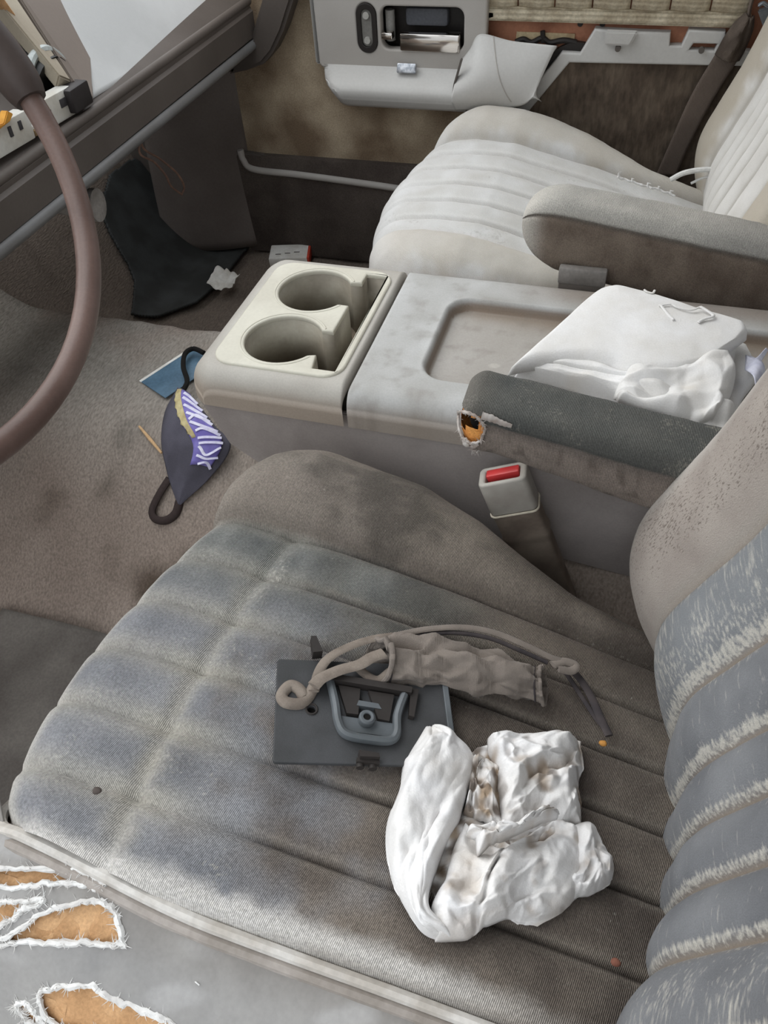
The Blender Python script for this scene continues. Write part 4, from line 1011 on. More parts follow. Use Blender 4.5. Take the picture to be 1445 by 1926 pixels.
# knee panel: two stepped bands with ridges
mb = MB(); yext(mb, [(-.700, .522), (-.690, .512), (-.692, .462), (-.712, .452), (-.80, .445), (-.86, .50), (-.80, .56)], -.02, 1.43); mb.build('knee_panel', m_dash, DB, bevel=.006)
mb = MB(); mb.tube([(-.700, -.02, .521), (-.700, .7, .521), (-.700, 1.43, .519)], .007, 10, res=20); mb.build('upper_ridge', m_dash, DB)
mb = MB(); mb.tube([(-.694, -.02, .459), (-.694, .7, .459), (-.694, 1.43, .457)], .0085, 10, res=20); mb.build('lower_ridge', m_dashr, DB)
mb = MB(); yext(mb, [(-.715, .452), (-.72, .445), (-.95, .40), (-1.0, .44), (-.80, .50)], -.02, 1.43); mb.build('underside', m_dark, DB)
# glovebox top: sloping dusty face
mb = MB(); mb.grid(40, 50, lambda u, v: (-.712-.16*u-.010*math.sin(PI*u), .945+.05*u+.49*v-.03*u*v, .529-.026*v*(1-.5*u)+.15*u+.012*math.sin(PI*u)))
gb = mb.build('glovebox_top', m_dust, DB); solid(gb, .02, -1)
mb = MB(); mb.prism([(-0.7558, 1.405, 0.406), (-0.7185, 1.405, 0.4459), (-0.696, 1.405, 0.4652), (-0.6619, 1.405, 0.5273), (-0.6369, 1.405, 0.5803), (-0.5603, 1.405, 0.5808), (-0.6054, 1.405, 0.5282), (-0.6316, 1.405, 0.4802), (-0.6565, 1.405, 0.4462), (-0.6786, 1.405, 0.4266), (-0.7144, 1.405, 0.4148)], (0, .045, 0)); mb.build('end_panel', m_dash, DB, bevel=.006)
# posts either side of the centre opening
def post(name, pa, pb, pc_, pd, mat, th=.02):
    mb = MB(); mb.prism([pa, pb, pc_, pd], (-.6*th, 0, -.8*th)); return mb.build(name, mat, DB, smooth=False, bevel=.002)
A = [(-0.708, 0.9411, 0.5294), (-0.708, 0.912, 0.5611)]; Bq = [(-0.86, 1.02, 0.6852), (-0.86, 1.237, 0.642)]
post('center_post', A[0], A[1], Bq[0], Bq[1], m_post)
A = [(-0.712, 0.9141, 0.5602), (-0.712, 0.8941, 0.5729)]; Bq = [(-0.86, 0.9596, 0.6973), (-0.86, 1.012, 0.6868)]
post('inner_post', A[0], A[1], Bq[0], Bq[1], m_post2)
mb = MB(); mb.tube([(-0.79, 0.9186, 0.6606), (-0.79, 0.9418, 0.6147), (-0.79, 0.9608, 0.5723), (-0.79, 0.9709, 0.5497)], .008, 8, flat=.5, res=20); mb.build('torn_trim_edge', m_foam, DB)
mb = MB(); mb.box((-.98, .30, .50), (-.90, .98, .80), .01); mb.build('back_cavity', M('cavity_brown', (70,66,54), (40,36,30), sc=14, rough=.9, mott=.2), DB)  # backing of the dash opening, mottled dark brown
# round gauge pod peeping out
gp = Vector((-0.76, 0.9186, 0.5485))
mb = MB(); mb.tube([gp+Vector((-.05, .0, .01)), gp, gp+Vector((.012, 0, -.004))], .042, 24); mb.build('gauge_pod', M('gauge_black', (30,30,29), rough=.35, mott=.05), DB)
mb = MB(); mb.tube([gp+Vector((.010, .043*math.cos(a*PI/16), .043*math.sin(a*PI/16))) for a in range(2, 15)], .006, 8); mb.build('gauge_ring', M('chalky_ring', (170,176,174), rough=.3), DB)
# white connector strip
c0, c1, c2, c3 = [(-0.706, 0.7078, 0.5365), (-0.706, 0.8998, 0.5271), (-0.706, 0.8768, 0.5605), (-0.706, 0.7257, 0.5621)]
st = Vector(c0); sx = (Vector(c1)-st); Lc = sx.length; sx.normalize(); sy = Vector(c2)-Vector(c1); sy = (sy-sx*sx.dot(sy)); Wc = sy.length; sy.normalize(); sz = sx.cross(sy)
if sz.x < 0: sz = -sz
CM = Matrix((sx, sy, sz)).transposed().to_4x4(); CM.translation = st
mb = MB(); mb.box((0, 0, -.02), (Lc*.52, Wc*1.0, .0), .002, CM); mb.box((Lc*.58, 0, -.02), (Lc, Wc*1.0, .0), .002, CM); mb.box((0, 0, -.02), (Lc, Wc*.35, -.004), .001, CM)
cs = mb.build('connector_strip', m_conn, DB); cs['label'] = 'chalky white connector strip'
for x0, x1, y0, y1 in ((.84, .93, .45, .75), (.70, .73, .35, .62), (.66, .69, .55, .85), (.30, .33, .45, .8), (.40, .43, .5, .8)):
    mb = MB(); mb.box((Lc*x0, Wc*y0, -.004), (Lc*x1, Wc*y1, .0012), .0004, CM); mb.build('connector_socket', M('socket_black', (58,56,58), rough=.6), cs)
mb = MB(); mb.box((Lc*.52, Wc*.05, -.006), (Lc*.62, Wc*.25, .001), .0005, CM); mb.build('rusty_slot', M('rusty_brown', (120,98,70), rough=.8), cs)
kb = Vector((-0.7, 0.9055, 0.5472))
mb = MB(); mb.box((kb.x-.02, kb.y-.022, kb.z-.016), (kb.x+.004, kb.y+.020, kb.z+.012), .003); mb.build('black_switch', M('switch_black', (42,38,38), rough=.5), DB)
ot = [(-0.7, 0.7423, 0.5698), (-0.7, 0.7584, 0.5672), (-0.7, 0.7709, 0.5765), (-0.7, 0.7788, 0.5701), (-0.7, 0.7694, 0.5654), (-0.7, 0.7483, 0.5641)]
mb = MB(); mb.prism(ot, (-.01, 0, 0)); mb.build('orange_tape', M('orange_tape', (206,150,62), (190,132,50), sc=30, rough=.7), DB, smooth=False, bevel=.001)
ra = empty('hanging_wire', (-0.8, 1.236, 0.2721), 'pair of thin brown wires hanging below the dashboard', 'wire')
m_wire = M('brown_wire', (160,128,112), (130,104,92), sc=60, rough=.5)
for pts in ([(-0.8, 1.182, 0.4048), (-0.8, 1.14, 0.3738), (-0.8, 1.174, 0.3421), (-0.8, 1.198, 0.3085), (-0.8, 1.206, 0.2858), (-0.8, 1.233, 0.2577)], [(-0.81, 1.188, 0.4062), (-0.81, 1.167, 0.3709), (-0.81, 1.207, 0.3338), (-0.81, 1.249, 0.2905), (-0.81, 1.263, 0.2596), (-0.81, 1.248, 0.2498)]):
    mb = MB(); mb.tube(pts, .0019, 8, res=60); mb.build('strand', m_wire, ra)
# white socket under the dash
sk = Vector((-0.72, 0.8875, 0.4141))
mb = MB(); mb.tube([sk+Vector((-.10, -.02, .01)), sk+Vector((0, -.012, 0))], .018, 18); mb.tube([sk+Vector((0, -.012, 0)), sk+Vector((.015, -.010, 0))], .022, 18)
mb.build('socket', M('dull_white_plastic', (150,146,142), (130,126,122), sc=40, rough=.5), DB)['label'] = 'dull white cylindrical socket'

# ------------------------------------------------------------------ footwell pieces
def drop(p, off=0):
    """the point where p stands on the carpet"""
    return Vector((p[0], p[1], floor_z(p[0], p[1])+off))
def mat_sheet(name, outline, off, mat, th=.006, n=46, ripple=0):
    xs = [p[0] for p in outline]; ys = [p[1] for p in outline]; V = []; F = []; idx = {}
    xa, xb, ya, yb = min(xs), max(xs), min(ys), max(ys)
    def P(i, j):
        if (i, j) not in idx:
            x = xa+(xb-xa)*i/n; y = ya+(yb-ya)*j/n
            idx[(i, j)] = len(V); V.append((x, y, floor_z(x, y)+off+ripple*n3(x, y, 3, 9)))
        return idx[(i, j)]
    for i in range(n):
        for j in range(n):
            x = xa+(xb-xa)*(i+.5)/n; y = ya+(yb-ya)*(j+.5)/n
            if inpoly((x, y), outline): F.append((P(i, j), P(i+1, j), P(i+1, j+1), P(i, j+1)))
    o = obj(name, V, F, mat); solid(o, th, 1); return o
ol = [(p[0], p[1]) for p in [(-1.036, 1.287, 0.1852), (-1.011, 1.26, 0.1461), (-0.9703, 1.234, 0.0937), (-0.9501, 1.212, 0.0723), (-0.9203, 1.133, 0.0506), (-0.8723, 1.156, 0.0352), (-0.8176, 1.219, 0.0349), (-0.8003, 1.307, 0.0347), (-0.8052, 1.372, 0.0347), (-0.8043, 1.452, 0.0349), (-0.8815, 1.512, 0.036), (-0.9285, 1.523, 0.0558), (-0.9672, 1.498, 0.09), (-0.9888, 1.496, 0.1163), (-1.019, 1.502, 0.1597), (-1.05, 1.465, 0.2083), (-1.053, 1.373, 0.2137)]]
o = mat_sheet('floor_mat', ol, .010, m_rubber, n=150, ripple=.006)
tag(o, 'black rubber mat crumpled in the passenger footwell', 'floor mat')
o = mat_sheet('floor_mat.001', [(-0.7819, 0.4197, 0.0615), (-0.6669, 0.4293, 0.0667), (-0.5651, 0.4284, 0.066), (-0.4498, 0.42, 0.0619), (-0.3653, 0.2509, 0.0529), (-0.5392, 0.0996, 0.0529)], .008, M('grey_mat', (112,106,100), (92,86,81), sc=10, rough=.85, bump=.4, bsc=300, mott=.12), ripple=.004)
tag(o, "flat grey mat on the driver's floor below the seat front", 'floor mat')
# papers
def slab(name, base, size, rz, tilt, mat, bevel=.001):
    mb = MB(); M4 = Matrix.Translation(base) @ Matrix.Rotation(rz, 4, 'Z') @ Matrix.Rotation(tilt, 4, 'X')
    mb.box((-size[0]/2, -size[1]/2, 0), (size[0]/2, size[1]/2, size[2]), bevel, M4); return mb, M4
m_paper = M('white_card', (236,234,228), (220,216,208), sc=40, rough=.7, mott=.05)
cp_ = Vector((-0.6909, 1.424, 0.0347)); 
PK = empty('cigarette_pack', (cp_.x, cp_.y, floor_z(cp_.x, cp_.y)+.004), 'crushed white pack with a red end on the passenger carpet', 'pack')
base = Vector((cp_.x, cp_.y, floor_z(cp_.x, cp_.y)+.006))
mb, M4 = slab('x', base, (.088, .050, .024), .25, .12, m_paper, .003); mb.build('box', m_paper, PK)
mb = MB(); mb.box((.0385, -.0255, .002), (.0445, .0255, .0245), .002, M4); mb.build('red_end', M('red_card', (196,70,52), rough=.6), PK)
mb = MB()
for k in range(3): mb.box((-.03+.02*k, -.012+.003*k, .0243), (-.018+.02*k, -.009+.003*k, .0247), .0001, M4)
mb.build('print', M('grey_print', (120,116,112), rough=.7), PK)
sp_ = Vector((-0.7833, 1.28, 0.0549)); base = Vector((sp_.x, sp_.y, floor_z(sp_.x, sp_.y)+.022))
V, F = coons([base+Vector((-.028, -.020, .010)), base+Vector((0, -.026, 0)), base+Vector((.026, -.016, .004))], [base+Vector((-.024, .022, .022)), base+Vector((0, .026, .014)), base+Vector((.030, .020, .010))],
    [base+Vector((-.028, -.020, .010)), base+Vector((-.024, .022, .022))], [base+Vector((.026, -.016, .004)), base+Vector((.030, .020, .010))], 30, 24, lambda p, u, v: p+Vector((.002*n3(u*4, v*4, 1), .002*n3(u*4, v*4, 2), .012*abs(n3(u*3.3, v*2.6, 5)))))
o = obj('paper_scrap', V, F, m_paper); solid(o, .001, 0); tag(o, 'crumpled white paper scrap on the black passenger mat', 'paper')
# blue card and toothpick
bc = Vector((-0.5663, 0.7572, 0.2406)); base = drop(bc, .006)
mb, M4 = slab('x', base, (.060, .095, .0012), -.45, 0.05, None, .0003); BC = empty('blue_card', tuple(base), 'blue card with a pale edge under the console front', 'card')
mb.build('card', M('blue_card', (92,120,140), (78,104,124), sc=20, rough=.5), BC)
mb = MB(); mb.box((-.0305, -.048, -.0002), (-.026, .048, .0016), .0003, M4); mb.build('pale_edge', m_paper, BC)
s0, s1 = drop((-0.5721, 0.6469, 0.2323), .004), drop((-0.5273, 0.6181, 0.22), .006)
mb = MB(); mb.tube([s0, s0.lerp(s1, .5), s1], lambda t: .0016+.0008*math.sin(PI*t), 8); tag(mb.build('wood_splinter', M('pale_wood', (206,170,128), rough=.7)), 'thin pale wood splinter on the carpet beside the dark mask', 'splinter')

# ------------------------------------------------------------------ dark face mask with a purple printed panel
MK0 = drop((-0.4972, 0.6316, 0.2255), .004)
MK = empty('face_mask', tuple(MK0), 'dark grey cloth face mask with purple print leaning on the console', 'face mask')
e0 = [(-0.5328, 0.6985, 0.2649), (-0.5411, 0.6675, 0.2459), (-0.531, 0.6292, 0.2299), (-0.5145, 0.6011, 0.212), (-0.5018, 0.5837, 0.1981), (-0.4885, 0.5682, 0.1846)]; e1 = [(-0.512, 0.6879, 0.2697), (-0.4861, 0.6697, 0.2641), (-0.455, 0.6456, 0.2581), (-0.4296, 0.6303, 0.2408), (-0.4518, 0.596, 0.2103), (-0.4836, 0.5675, 0.1846)]
def mk(p, u, v):
    g = floor_z(p.x, p.y)
    return Vector((p.x, p.y, p.z+.022*math.sin(PI*v)*math.sin(PI*u)**.6+.0015*n3(u*5, v*4, 2)))
V, F = coons(e0, e1, [e0[0], e1[0]], [e0[-1], e1[-1]], 70, 50, mk)
m_mask = M('dark_mask_cloth', (92,90,101), (74,72,81), sc=14, rough=.9, bump=.1, bsc=800, mott=.08)
mb = MB(); mb.add(V, F); bd = mb.build('mask_body', m_mask, MK); solid(bd, .002, -1)
def mpt(u, v, off=.0012):
    i, j = u*69, v*49; i0, j0 = min(int(i), 68), min(int(j), 48); a = V[i0*50+j0]; du = V[(i0+1)*50+j0]-a; dv = V[i0*50+j0+1]-a
    nrm = du.cross(dv); nrm.normalize()
    if nrm.z < 0: nrm = -nrm
    return a+du*(i-i0)+dv*(j-j0)+nrm*off
def msheet(name, u0, u1, va, vb, mat, off, par, n=24, zig=0):
    mb = MB(); mb.grid(n, 14, lambda s, t: mpt(u0+(u1-u0)*s, va(s)+(vb(s)-va(s))*t+zig*(t == 0)*.02*math.sin(s*40), off)); o = mb.build(name, mat, par); solid(o, .0003, 0); return o
m_purple = M('purple_print', (128,120,186), (108,98,168), sc=60, rough=.7, mott=.05); m_gold = M('gold_print', (196,184,140), (176,160,116), sc=90, rough=.7, mott=.12)
pr = msheet('printed_panel', .06, .74, lambda s: .40+.12*s, lambda s: .93-.05*s, m_purple, .0013, MK); pr['label'] = 'purple printed panel with white strokes'
msheet('gold_band', .06, .55, lambda s: .36+.14*s, lambda s: .58-.02*s, m_gold, .0017, MK, zig=1)
mb = MB()
m_letter = M('white_print', (226,224,240), (205,202,226), sc=60, rough=.7)
strokes = [[(.12,.66),(.15,.80),(.21,.92)], [(.19,.62),(.24,.78),(.29,.92)], [(.27,.60),(.31,.76),(.36,.92)], [(.34,.60),(.40,.92)], [(.40,.60),(.36,.76),(.43,.92)], [(.42,.60),(.50,.90)], [(.50,.60),(.48,.74),(.53,.90)], [(.56,.58),(.55,.90)], [(.60,.58),(.59,.90)], [(.62,.58),(.68,.72),(.62,.88)], [(.68,.58),(.70,.74),(.68,.90)], [(.735,.66),(.72,.78),(.745,.90)]]
for stv in strokes:
    P = crom([(u, v, 0) for u, v in stv], 12); mb.tube([mpt(p.x, p.y, .0022) for p in P], .0019, 6, flat=.15, up=(0, -.3, 1))
mb.build('print_strokes', m_letter, MK)
mb = MB(); mb.tube([(-0.5401, 0.7891, 0.2547), (-0.56, 0.7954, 0.2546), (-0.5661, 0.7808, 0.2547), (-0.5544, 0.7528, 0.2549), (-0.5351, 0.7258, 0.2546), (-0.5298, 0.7043, 0.2548)], .0035, 8, res=40); mb.build('ear_loop', m_dark, MK)
mb = MB(); mb.tube([(-0.5086, 0.593, 0.2019), (-0.5187, 0.5744, 0.1866), (-0.5241, 0.5593, 0.1729), (-0.5174, 0.5517, 0.1663), (-0.5023, 0.5525, 0.1665), (-0.4905, 0.5605, 0.1741), (-0.4878, 0.5733, 0.1855)], .0055, 10, flat=.6, res=60); mb.build('ear_loop', M('dark_elastic', (58,48,46), rough=.9), MK)
# ------------------------------------------------------------------ passenger door and quarter panel
YD = 1.46
DR = empty('door_1', (-.45, YD, .08), 'passenger door with tan carpet, grey armrest and chrome handle', 'door'); DR['kind'] = 'structure'
m_tan = M('tan_door_carpet', (184,168,144), (124,106,86), sc=9, rough=1, bump=.6, bsc=400, mott=.18, lo=.35, hi=.62)
m_pocket = M('dark_brown_pocket', (84,76,70), (70,62,57), sc=12, rough=1, bump=.7, bsc=420, mott=.2)
m_steel = M('primer_steel', (170,118,92), (140,92,70), sc=14, rough=.6, mott=.08)
mb = MB(); mb.box((-.86, YD, .215), (-.02, YD+.03, .66), .004); o = mb.build('carpet_panel', m_tan, DR)
mb = MB(); mb.box((-.86, YD+.03, .02), (.50, YD+.05, .80), .003); mb.build('door_skin', m_steel, DR)
mb = MB(); mb.box((-.80, YD-.012, .03), (.00, YD+.02, .245), .006); mb.build('map_pocket', m_pocket, DR)
# rail with its lip above the pocket
rl = [(-0.7781, 1.448, 0.253), (-0.7749, 1.448, 0.234), (-0.7547, 1.448, 0.2159), (-0.659, 1.448, 0.2119), (-0.5567, 1.448, 0.2065), (-0.4353, 1.448, 0.1987), (-0.2857, 1.448, 0.1852)]
mb = MB(); mb.tube(rl, .007, 10, res=80); mb.build('pocket_lip', m_grey, DR)
up_ = [(-0.7868, 1.45, 0.2495), (-0.6558, 1.45, 0.2391), (-0.5546, 1.45, 0.2355), (-0.4347, 1.45, 0.2294), (-0.2872, 1.45, 0.2197)]; dn = [(-0.772, 1.45, 0.2291), (-0.6596, 1.45, 0.2132), (-0.5573, 1.45, 0.2078), (-0.4358, 1.45, 0.1999), (-0.2862, 1.45, 0.1885)]
mb = MB(); mb.prism(up_+dn[::-1], (0, .02, 0)); mb.build('pocket_rail', m_greyd, DR, bevel=.002)
# armrest module: profile (y, z) pushed along x
def mod_x(px, py): return px
zt, zl = .545, .372
prof = [(1.455, .60), (1.415, .60), (1.413, .430), (1.408, .424), (1.384, .411), (1.377, .404), (1.3755, .399), (1.3765, .388), (1.380, .384), (1.386, .376), (1.396, .368), (1.455, .362)]
xa, xb = -.578, -.300
V = []; n = len(prof); NX = 26
for i in range(NX):
    q = i/(NX-1); x = xa+(xb-xa)*q
    for (y, z) in prof:
        k = 1-math.sqrt(max(0, 1-max(0, 1-(x-xa)/.035)**2)) if z < .425 else 0
        yy = y+(1.455-y)*k*.9
        xo = x+.030*(1-ss(.37, .43, z))*(1-q)
        V.append((xo, yy, z))
F = gridf(NX, n, True)+[tuple(range(n)), tuple((NX-1)*n+j for j in reversed(range(n)))]
# the upper face is cut away for the handle recess: keep the lower part here and add the face as a plate
F = [f for f in F if len(f) > 4 or not all(V[i][2] > .429 for i in f)]
mb = MB(); mb.add(V, F); ma = mb.build('armrest', m_greyl, DR, bevel=.002)
sw_c = (-0.4795, 1.413, 0.4882); 
hx0, hz1 = (-0.455, 1.413, 0.5182)[0], (-0.455, 1.413, 0.5182)[2]; hx1, hz0 = (-0.3124, 1.413, 0.4565)[0], (-0.3124, 1.413, 0.4565)[2]
so = rrect(sw_c[0]-.0175, sw_c[0]+.0175, sw_c[2]-.038, sw_c[2]+.036, .0172, 8)
ho = rrect(hx0, hx1, hz0, hz1+.002, .014)
mb = MB(); plate(mb, rrect(-.572, -.275, .424, .605, .008), [so, ho], lambda x, y, h: (x, 1.413-h, y), .02, .003); mb.build('trim_face', m_grey, DR)
# switch
mb = MB(); plate(mb, so, [rrect(sw_c[0]-.0095, sw_c[0]+.0095, sw_c[2]-.029, sw_c[2]+.027, .0094, 8)], lambda x, y, h: (x, 1.411-h, y), .008, .001)
m_blk = M('black_bezel', (40,36,34), rough=.5); sb = mb.build('switch_bezel', m_blk, DR)
mb = MB(); plate(mb, rrect(sw_c[0]-.0098, sw_c[0]+.0098, sw_c[2]-.0292, sw_c[2]+.0272, .0096, 8), [], lambda x, y, h: (x, 1.415-h, y), .006, .001); mb.build('switch_rocker', M('rocker_grey', (120,118,113), rough=.4, spec=.5), sb)
mb = MB()
for dz in (-.019, .018): mb.tube([(sw_c[0], 1.4155, sw_c[2]+dz), (sw_c[0], 1.411, sw_c[2]+dz)], .0055, 14)
mb.build('switch_dimple', M('rocker_pale', (166,164,158), rough=.35, spec=.5), sb)
# handle recess
hb = MB(); w2 = .05
hb.box((hx0-.004, 1.448, hz0-.004), (hx1+.004, 1.452, hz1+.006), .001); hb.box((hx0-.004, 1.417, hz0-.006), (hx1+.004, 1.45, hz0-.001), .001)
hb.box((hx0-.005, 1.417, hz0-.004), (hx0-.001, 1.45, hz1+.006), .001); hb.box((hx1+.001, 1.417, hz0-.004), (hx1+.005, 1.45, hz1+.006), .001); hb.box((hx0-.004, 1.417, hz1+.003), (hx1+.004, 1.45, hz1+.008), .001)
rc_ = hb.build('handle_recess', m_blk, DR)
gx0, gx1 = (-0.4173, 1.44, 0.4839)[0], (-0.3435, 1.44, 0.4857)[0]
mb = MB(); mb.box((gx0, 1.432, hz0+.03), (gx1, 1.449, hz1-.004), .006); mb.build('grip_cup', M('slate_cup', (84,86,92), rough=.5), rc_)
m_chrome = M('chrome', (225,220,214), rough=.12, metal=1, mott=.02)
c0 = (-0.4215, 1.418, 0.4804); c1 = (-0.3189, 1.418, 0.4548)
mb = MB(); mb.box((c0[0], 1.409, c1[2]), (c1[0], 1.430, c0[2]+.002), .003); hd = mb.build('door_handle', m_chrome, DR); hd['label'] = 'chrome pull handle'
l0 = (-0.4538, 1.42, 0.4822); l1 = (-0.4346, 1.42, 0.4715)
mb = MB(); mb.box((l0[0], 1.410, l1[2]), (l1[0], 1.425, l0[2]), .002); mb.build('lock_lever', m_chrome, DR)
mb = MB(); mb.tube([((l0[0]+l1[0])/2, 1.435, hz0+.008), ((l0[0]+l1[0])/2, 1.435, hz1-.008)], .008, 14); mb.build('lock_barrel', M('barrel_grey', (140,138,134), rough=.3), rc_)
em = (-0.4084, 1.398, 0.431)
mb = MB(); mb.box((em[0]-.017, em[1]-.004, em[2]-.007), (em[0]+.017, em[1]+.004, em[2]+.008), .002, Matrix.Translation((em[0], em[1]+.004, em[2])) @ Matrix.Rotation(-.5, 4, 'X') @ Matrix.Translation((-em[0], -em[1], -em[2]))); mb.build('reflector_badge', M('silver_badge', (190,192,196), (140,144,150), sc=160, rough=.25, metal=.6), DR)
# armrest tail running back and up to the pillar
t0 = [(-0.3192, 1.384, 0.3753), (-0.2784, 1.384, 0.3774), (-0.233, 1.384, 0.3822), (-0.2021, 1.384, 0.3896), (-0.1873, 1.384, 0.4027)]; t1 = [(-0.3156, 1.412, 0.4454), (-0.3015, 1.412, 0.4619), (-0.2844, 1.412, 0.4841), (-0.2307, 1.412, 0.4756), (-0.1601, 1.412, 0.4708)]
tl0 = [(-0.3192, 1.384, 0.3753), (-0.3223, 1.377, 0.3958), (-0.3192, 1.382, 0.4174), (-0.3156, 1.412, 0.4454)]; tr0 = [(-0.1873, 1.384, 0.4027), (-0.1758, 1.4, 0.4319), (-0.1601, 1.412, 0.4708)]
V, F = coons(t0, t1, tl0, tr0, 40, 30, lambda p, u, v: p+Vector((0, -.016*math.sin(PI*v)*math.sin(PI*min(1, .15+.85*u))+.05*max(0, v-.85)*(1-u)*0, 0)))
mb = MB(); mb.add(V, F); o = mb.build('armrest_tail', m_greyl, DR); solid(o, .03, -1)
mb = MB(); mb.prism([(-0.3094, 1.377, 0.4566), (-0.3068, 1.377, 0.4551), (-0.3179, 1.377, 0.4176), (-0.3213, 1.377, 0.3958), (-0.3241, 1.377, 0.3957), (-0.3206, 1.377, 0.4192)], (0, .008, 0)); mb.build('tail_seam', m_greyd, DR, smooth=False)
mb = MB(); mb.tube([V[int(.62*39+.5)*30+29-j*2] + Vector((-.0012*j*0, -.0006, 0)) for j in range(14)], .0009, 6); mb.build('tail_crease', m_grey, DR)
mb = MB(); mb.prism([(-0.2971, 1.43, 0.5418), (-0.2834, 1.43, 0.542), (-0.2823, 1.43, 0.5126), (-0.2666, 1.43, 0.5114), (-0.2661, 1.43, 0.5025), (-0.2852, 1.43, 0.4975), (-0.2864, 1.43, 0.4821), (-0.2952, 1.43, 0.4788)], (0, .03, 0)); mb.build('hinge_cover', m_blk, DR, bevel=.002)
# quarter panel
QP = empty('wall_right', (.1, YD, .10), 'grey framed quarter trim with dark brown felt panel behind passenger seat', 'trim panel'); QP['kind'] = 'structure'
m_felt = M('brown_felt', (104,92,80), (84,73,63), sc=20, rough=1, bump=1.0, bsc=150, mott=.28, squash=((1, 1, .35), (0, .25, 0)))
mb = MB(); mb.prism([(-0.2094, 1.442, 0.3529), (-0.1431, 1.442, 0.4421), (0.0988, 1.442, 0.4428), (0.2527, 1.442, 0.4423), (0.3327, 1.442, 0.2016), (-0.0707, 1.442, 0.0991)], (0, .02, 0)); mb.build('felt_panel', m_felt, QP)
fo_ = [(-0.2215, 1.436, 0.3676), (-0.1526, 1.436, 0.4562), (-0.1234, 1.436, 0.4556), (-0.1046, 1.436, 0.4911), (-0.092, 1.436, 0.4899), (-0.0347, 1.436, 0.4884), (0.011, 1.436, 0.4881), (0.013, 1.436, 0.4704), (0.0305, 1.436, 0.471), (0.0368, 1.436, 0.4932), (0.0906, 1.436, 0.4916), (0.0991, 1.436, 0.4671), (0.1627, 1.436, 0.4647), (0.1682, 1.436, 0.4456), (-0.1387, 1.436, 0.4409), (-0.2023, 1.436, 0.3581)]
ho2 = [(p[0], p[2]) for p in [(0.048, 1.436, 0.4744), (0.0832, 1.436, 0.4747), (0.0807, 1.436, 0.4658), (0.0429, 1.436, 0.4654)]]
mb = MB(); plate(mb, [(p[0], p[2]) for p in fo_], [ho2], lambda x, z, h: (x, 1.430-h, z), .02, .003); mb.build('trim_frame', m_greyl, QP)
mb = MB(); mb.prism([(-0.0874, 1.428, 0.4923), (-0.0371, 1.428, 0.4921), (-0.0464, 1.428, 0.471), (-0.0876, 1.428, 0.4713)], (0, -.010, 0)); mb.build('trim_boss', m_greyl, QP, bevel=.003)
mb = MB()
for p in [(-0.0645, 1.428, 0.466), (0.0616, 1.428, 0.4676)]: mb.tube([p, (p[0], p[1]-.006, p[2])], .0045, 10)
mb.build('trim_clip', m_greyd, QP)
mb = MB(); mb.prism([(-0.1668, 1.44, 0.4546), (-0.1554, 1.44, 0.4612), (-0.1358, 1.44, 0.4695), (-0.1151, 1.44, 0.467), (-0.1237, 1.44, 0.4544), (-0.1528, 1.44, 0.4535), (-0.2101, 1.44, 0.3668), (-0.222, 1.44, 0.3644)], (0, .012, 0)); mb.build('gap_strip', m_blk, QP, smooth=False)
mb = MB(); mb.box(((-0.2913, 1.45, 0.4764)[0], 1.4485, .40), (.60, 1.4595, .57), .002); mb.build('bare_steel', m_steel, QP)
mb = MB(); mb.prism([(-0.231, 1.446, 0.4791), (-0.136, 1.446, 0.4785), (-0.1364, 1.446, 0.4677), (-0.2317, 1.446, 0.4634)], (0, .006, 0)); mb.build('steel_opening', M('pale_gap', (196,180,146), (150,128,100), sc=20, rough=.8), QP, smooth=False)
mb = MB(); mb.tube([(-0.2314, 1.444, 0.4648), (-0.2185, 1.444, 0.4691), (-0.205, 1.444, 0.4648), (-0.1882, 1.444, 0.4715), (-0.1746, 1.444, 0.4657), (-0.1534, 1.444, 0.4694), (-0.1318, 1.444, 0.4669)], .0045, 8, res=40); mb.tube([(-0.1882, 1.443, 0.4825), (-0.1857, 1.443, 0.4656)], .004, 8); mb.build('torn_seal', m_blk, QP)
for p in [(-0.1295, 1.447, 0.4935), (-0.0946, 1.447, 0.4943)]:
    mb = MB(); mb.tube([p, (p[0], p[1]-.002, p[2])], .0045, 12); mb.build('rivet', m_blk, QP)
# folded woven blind on the window sill
BL = empty('woven_blind', (-0.0838, 1.44, 0.514), 'beige woven blind along the passenger window sill', 'blind')
m_wov = M('beige_weave', (196,186,164), (166,154,132), sc=30, rough=.95, bump=.5, bsc=260, mott=.16, wave=(45, (0, PI/2, 0), .10, 1.0))
b0 = (-0.2679, 1.44, 0.4982); b1 = (0.1099, 1.44, 0.4967)
for k in range(7):
    x0 = b0[0]-.02+(b1[0]-b0[0]+.03)*k/7+.001; x1 = b0[0]-.02+(b1[0]-b0[0]+.03)*(k+1)/7-.001
    zz = lambda x: b0[2]+(b1[2]-b0[2])*(x-b0[0])/(b1[0]-b0[0])
    mb = MB(); mb.grid(8, 10, lambda u, v: (x0+(x1-x0)*u, 1.436-.006*math.sin(PI*u)-.004*math.sin(PI*v), zz(x0+(x1-x0)*u)+.020+.05*v))
    o = mb.build('slat', m_wov, BL); solid(o, .006, -1)
mb = MB(); mb.prism([(b0[0]-.025, 1.430, b0[2]-.0), (b1[0]+.012, 1.430, b1[2]), (b1[0]+.012, 1.430, b1[2]+.020), (b0[0]-.025, 1.430, b0[2]+.020)], (0, .012, 0)); mb.build('hem', m_wov, BL, bevel=.003)
# upper door frame and glass line beyond the blind
wf = MB(); wf.box((-.90, 1.47, .60), (.95, 1.52, .66), .006); wf.box((.95, 1.46, .10), (1.65, 1.52, .80), .006); wf.box((.42, 1.46, .6), (.55, 1.52, 1.22), .01)
tag(wf.build('trim_2', m_greyd), 'dark window sill and pillar beyond the woven blind', 'trim', kind='structure')
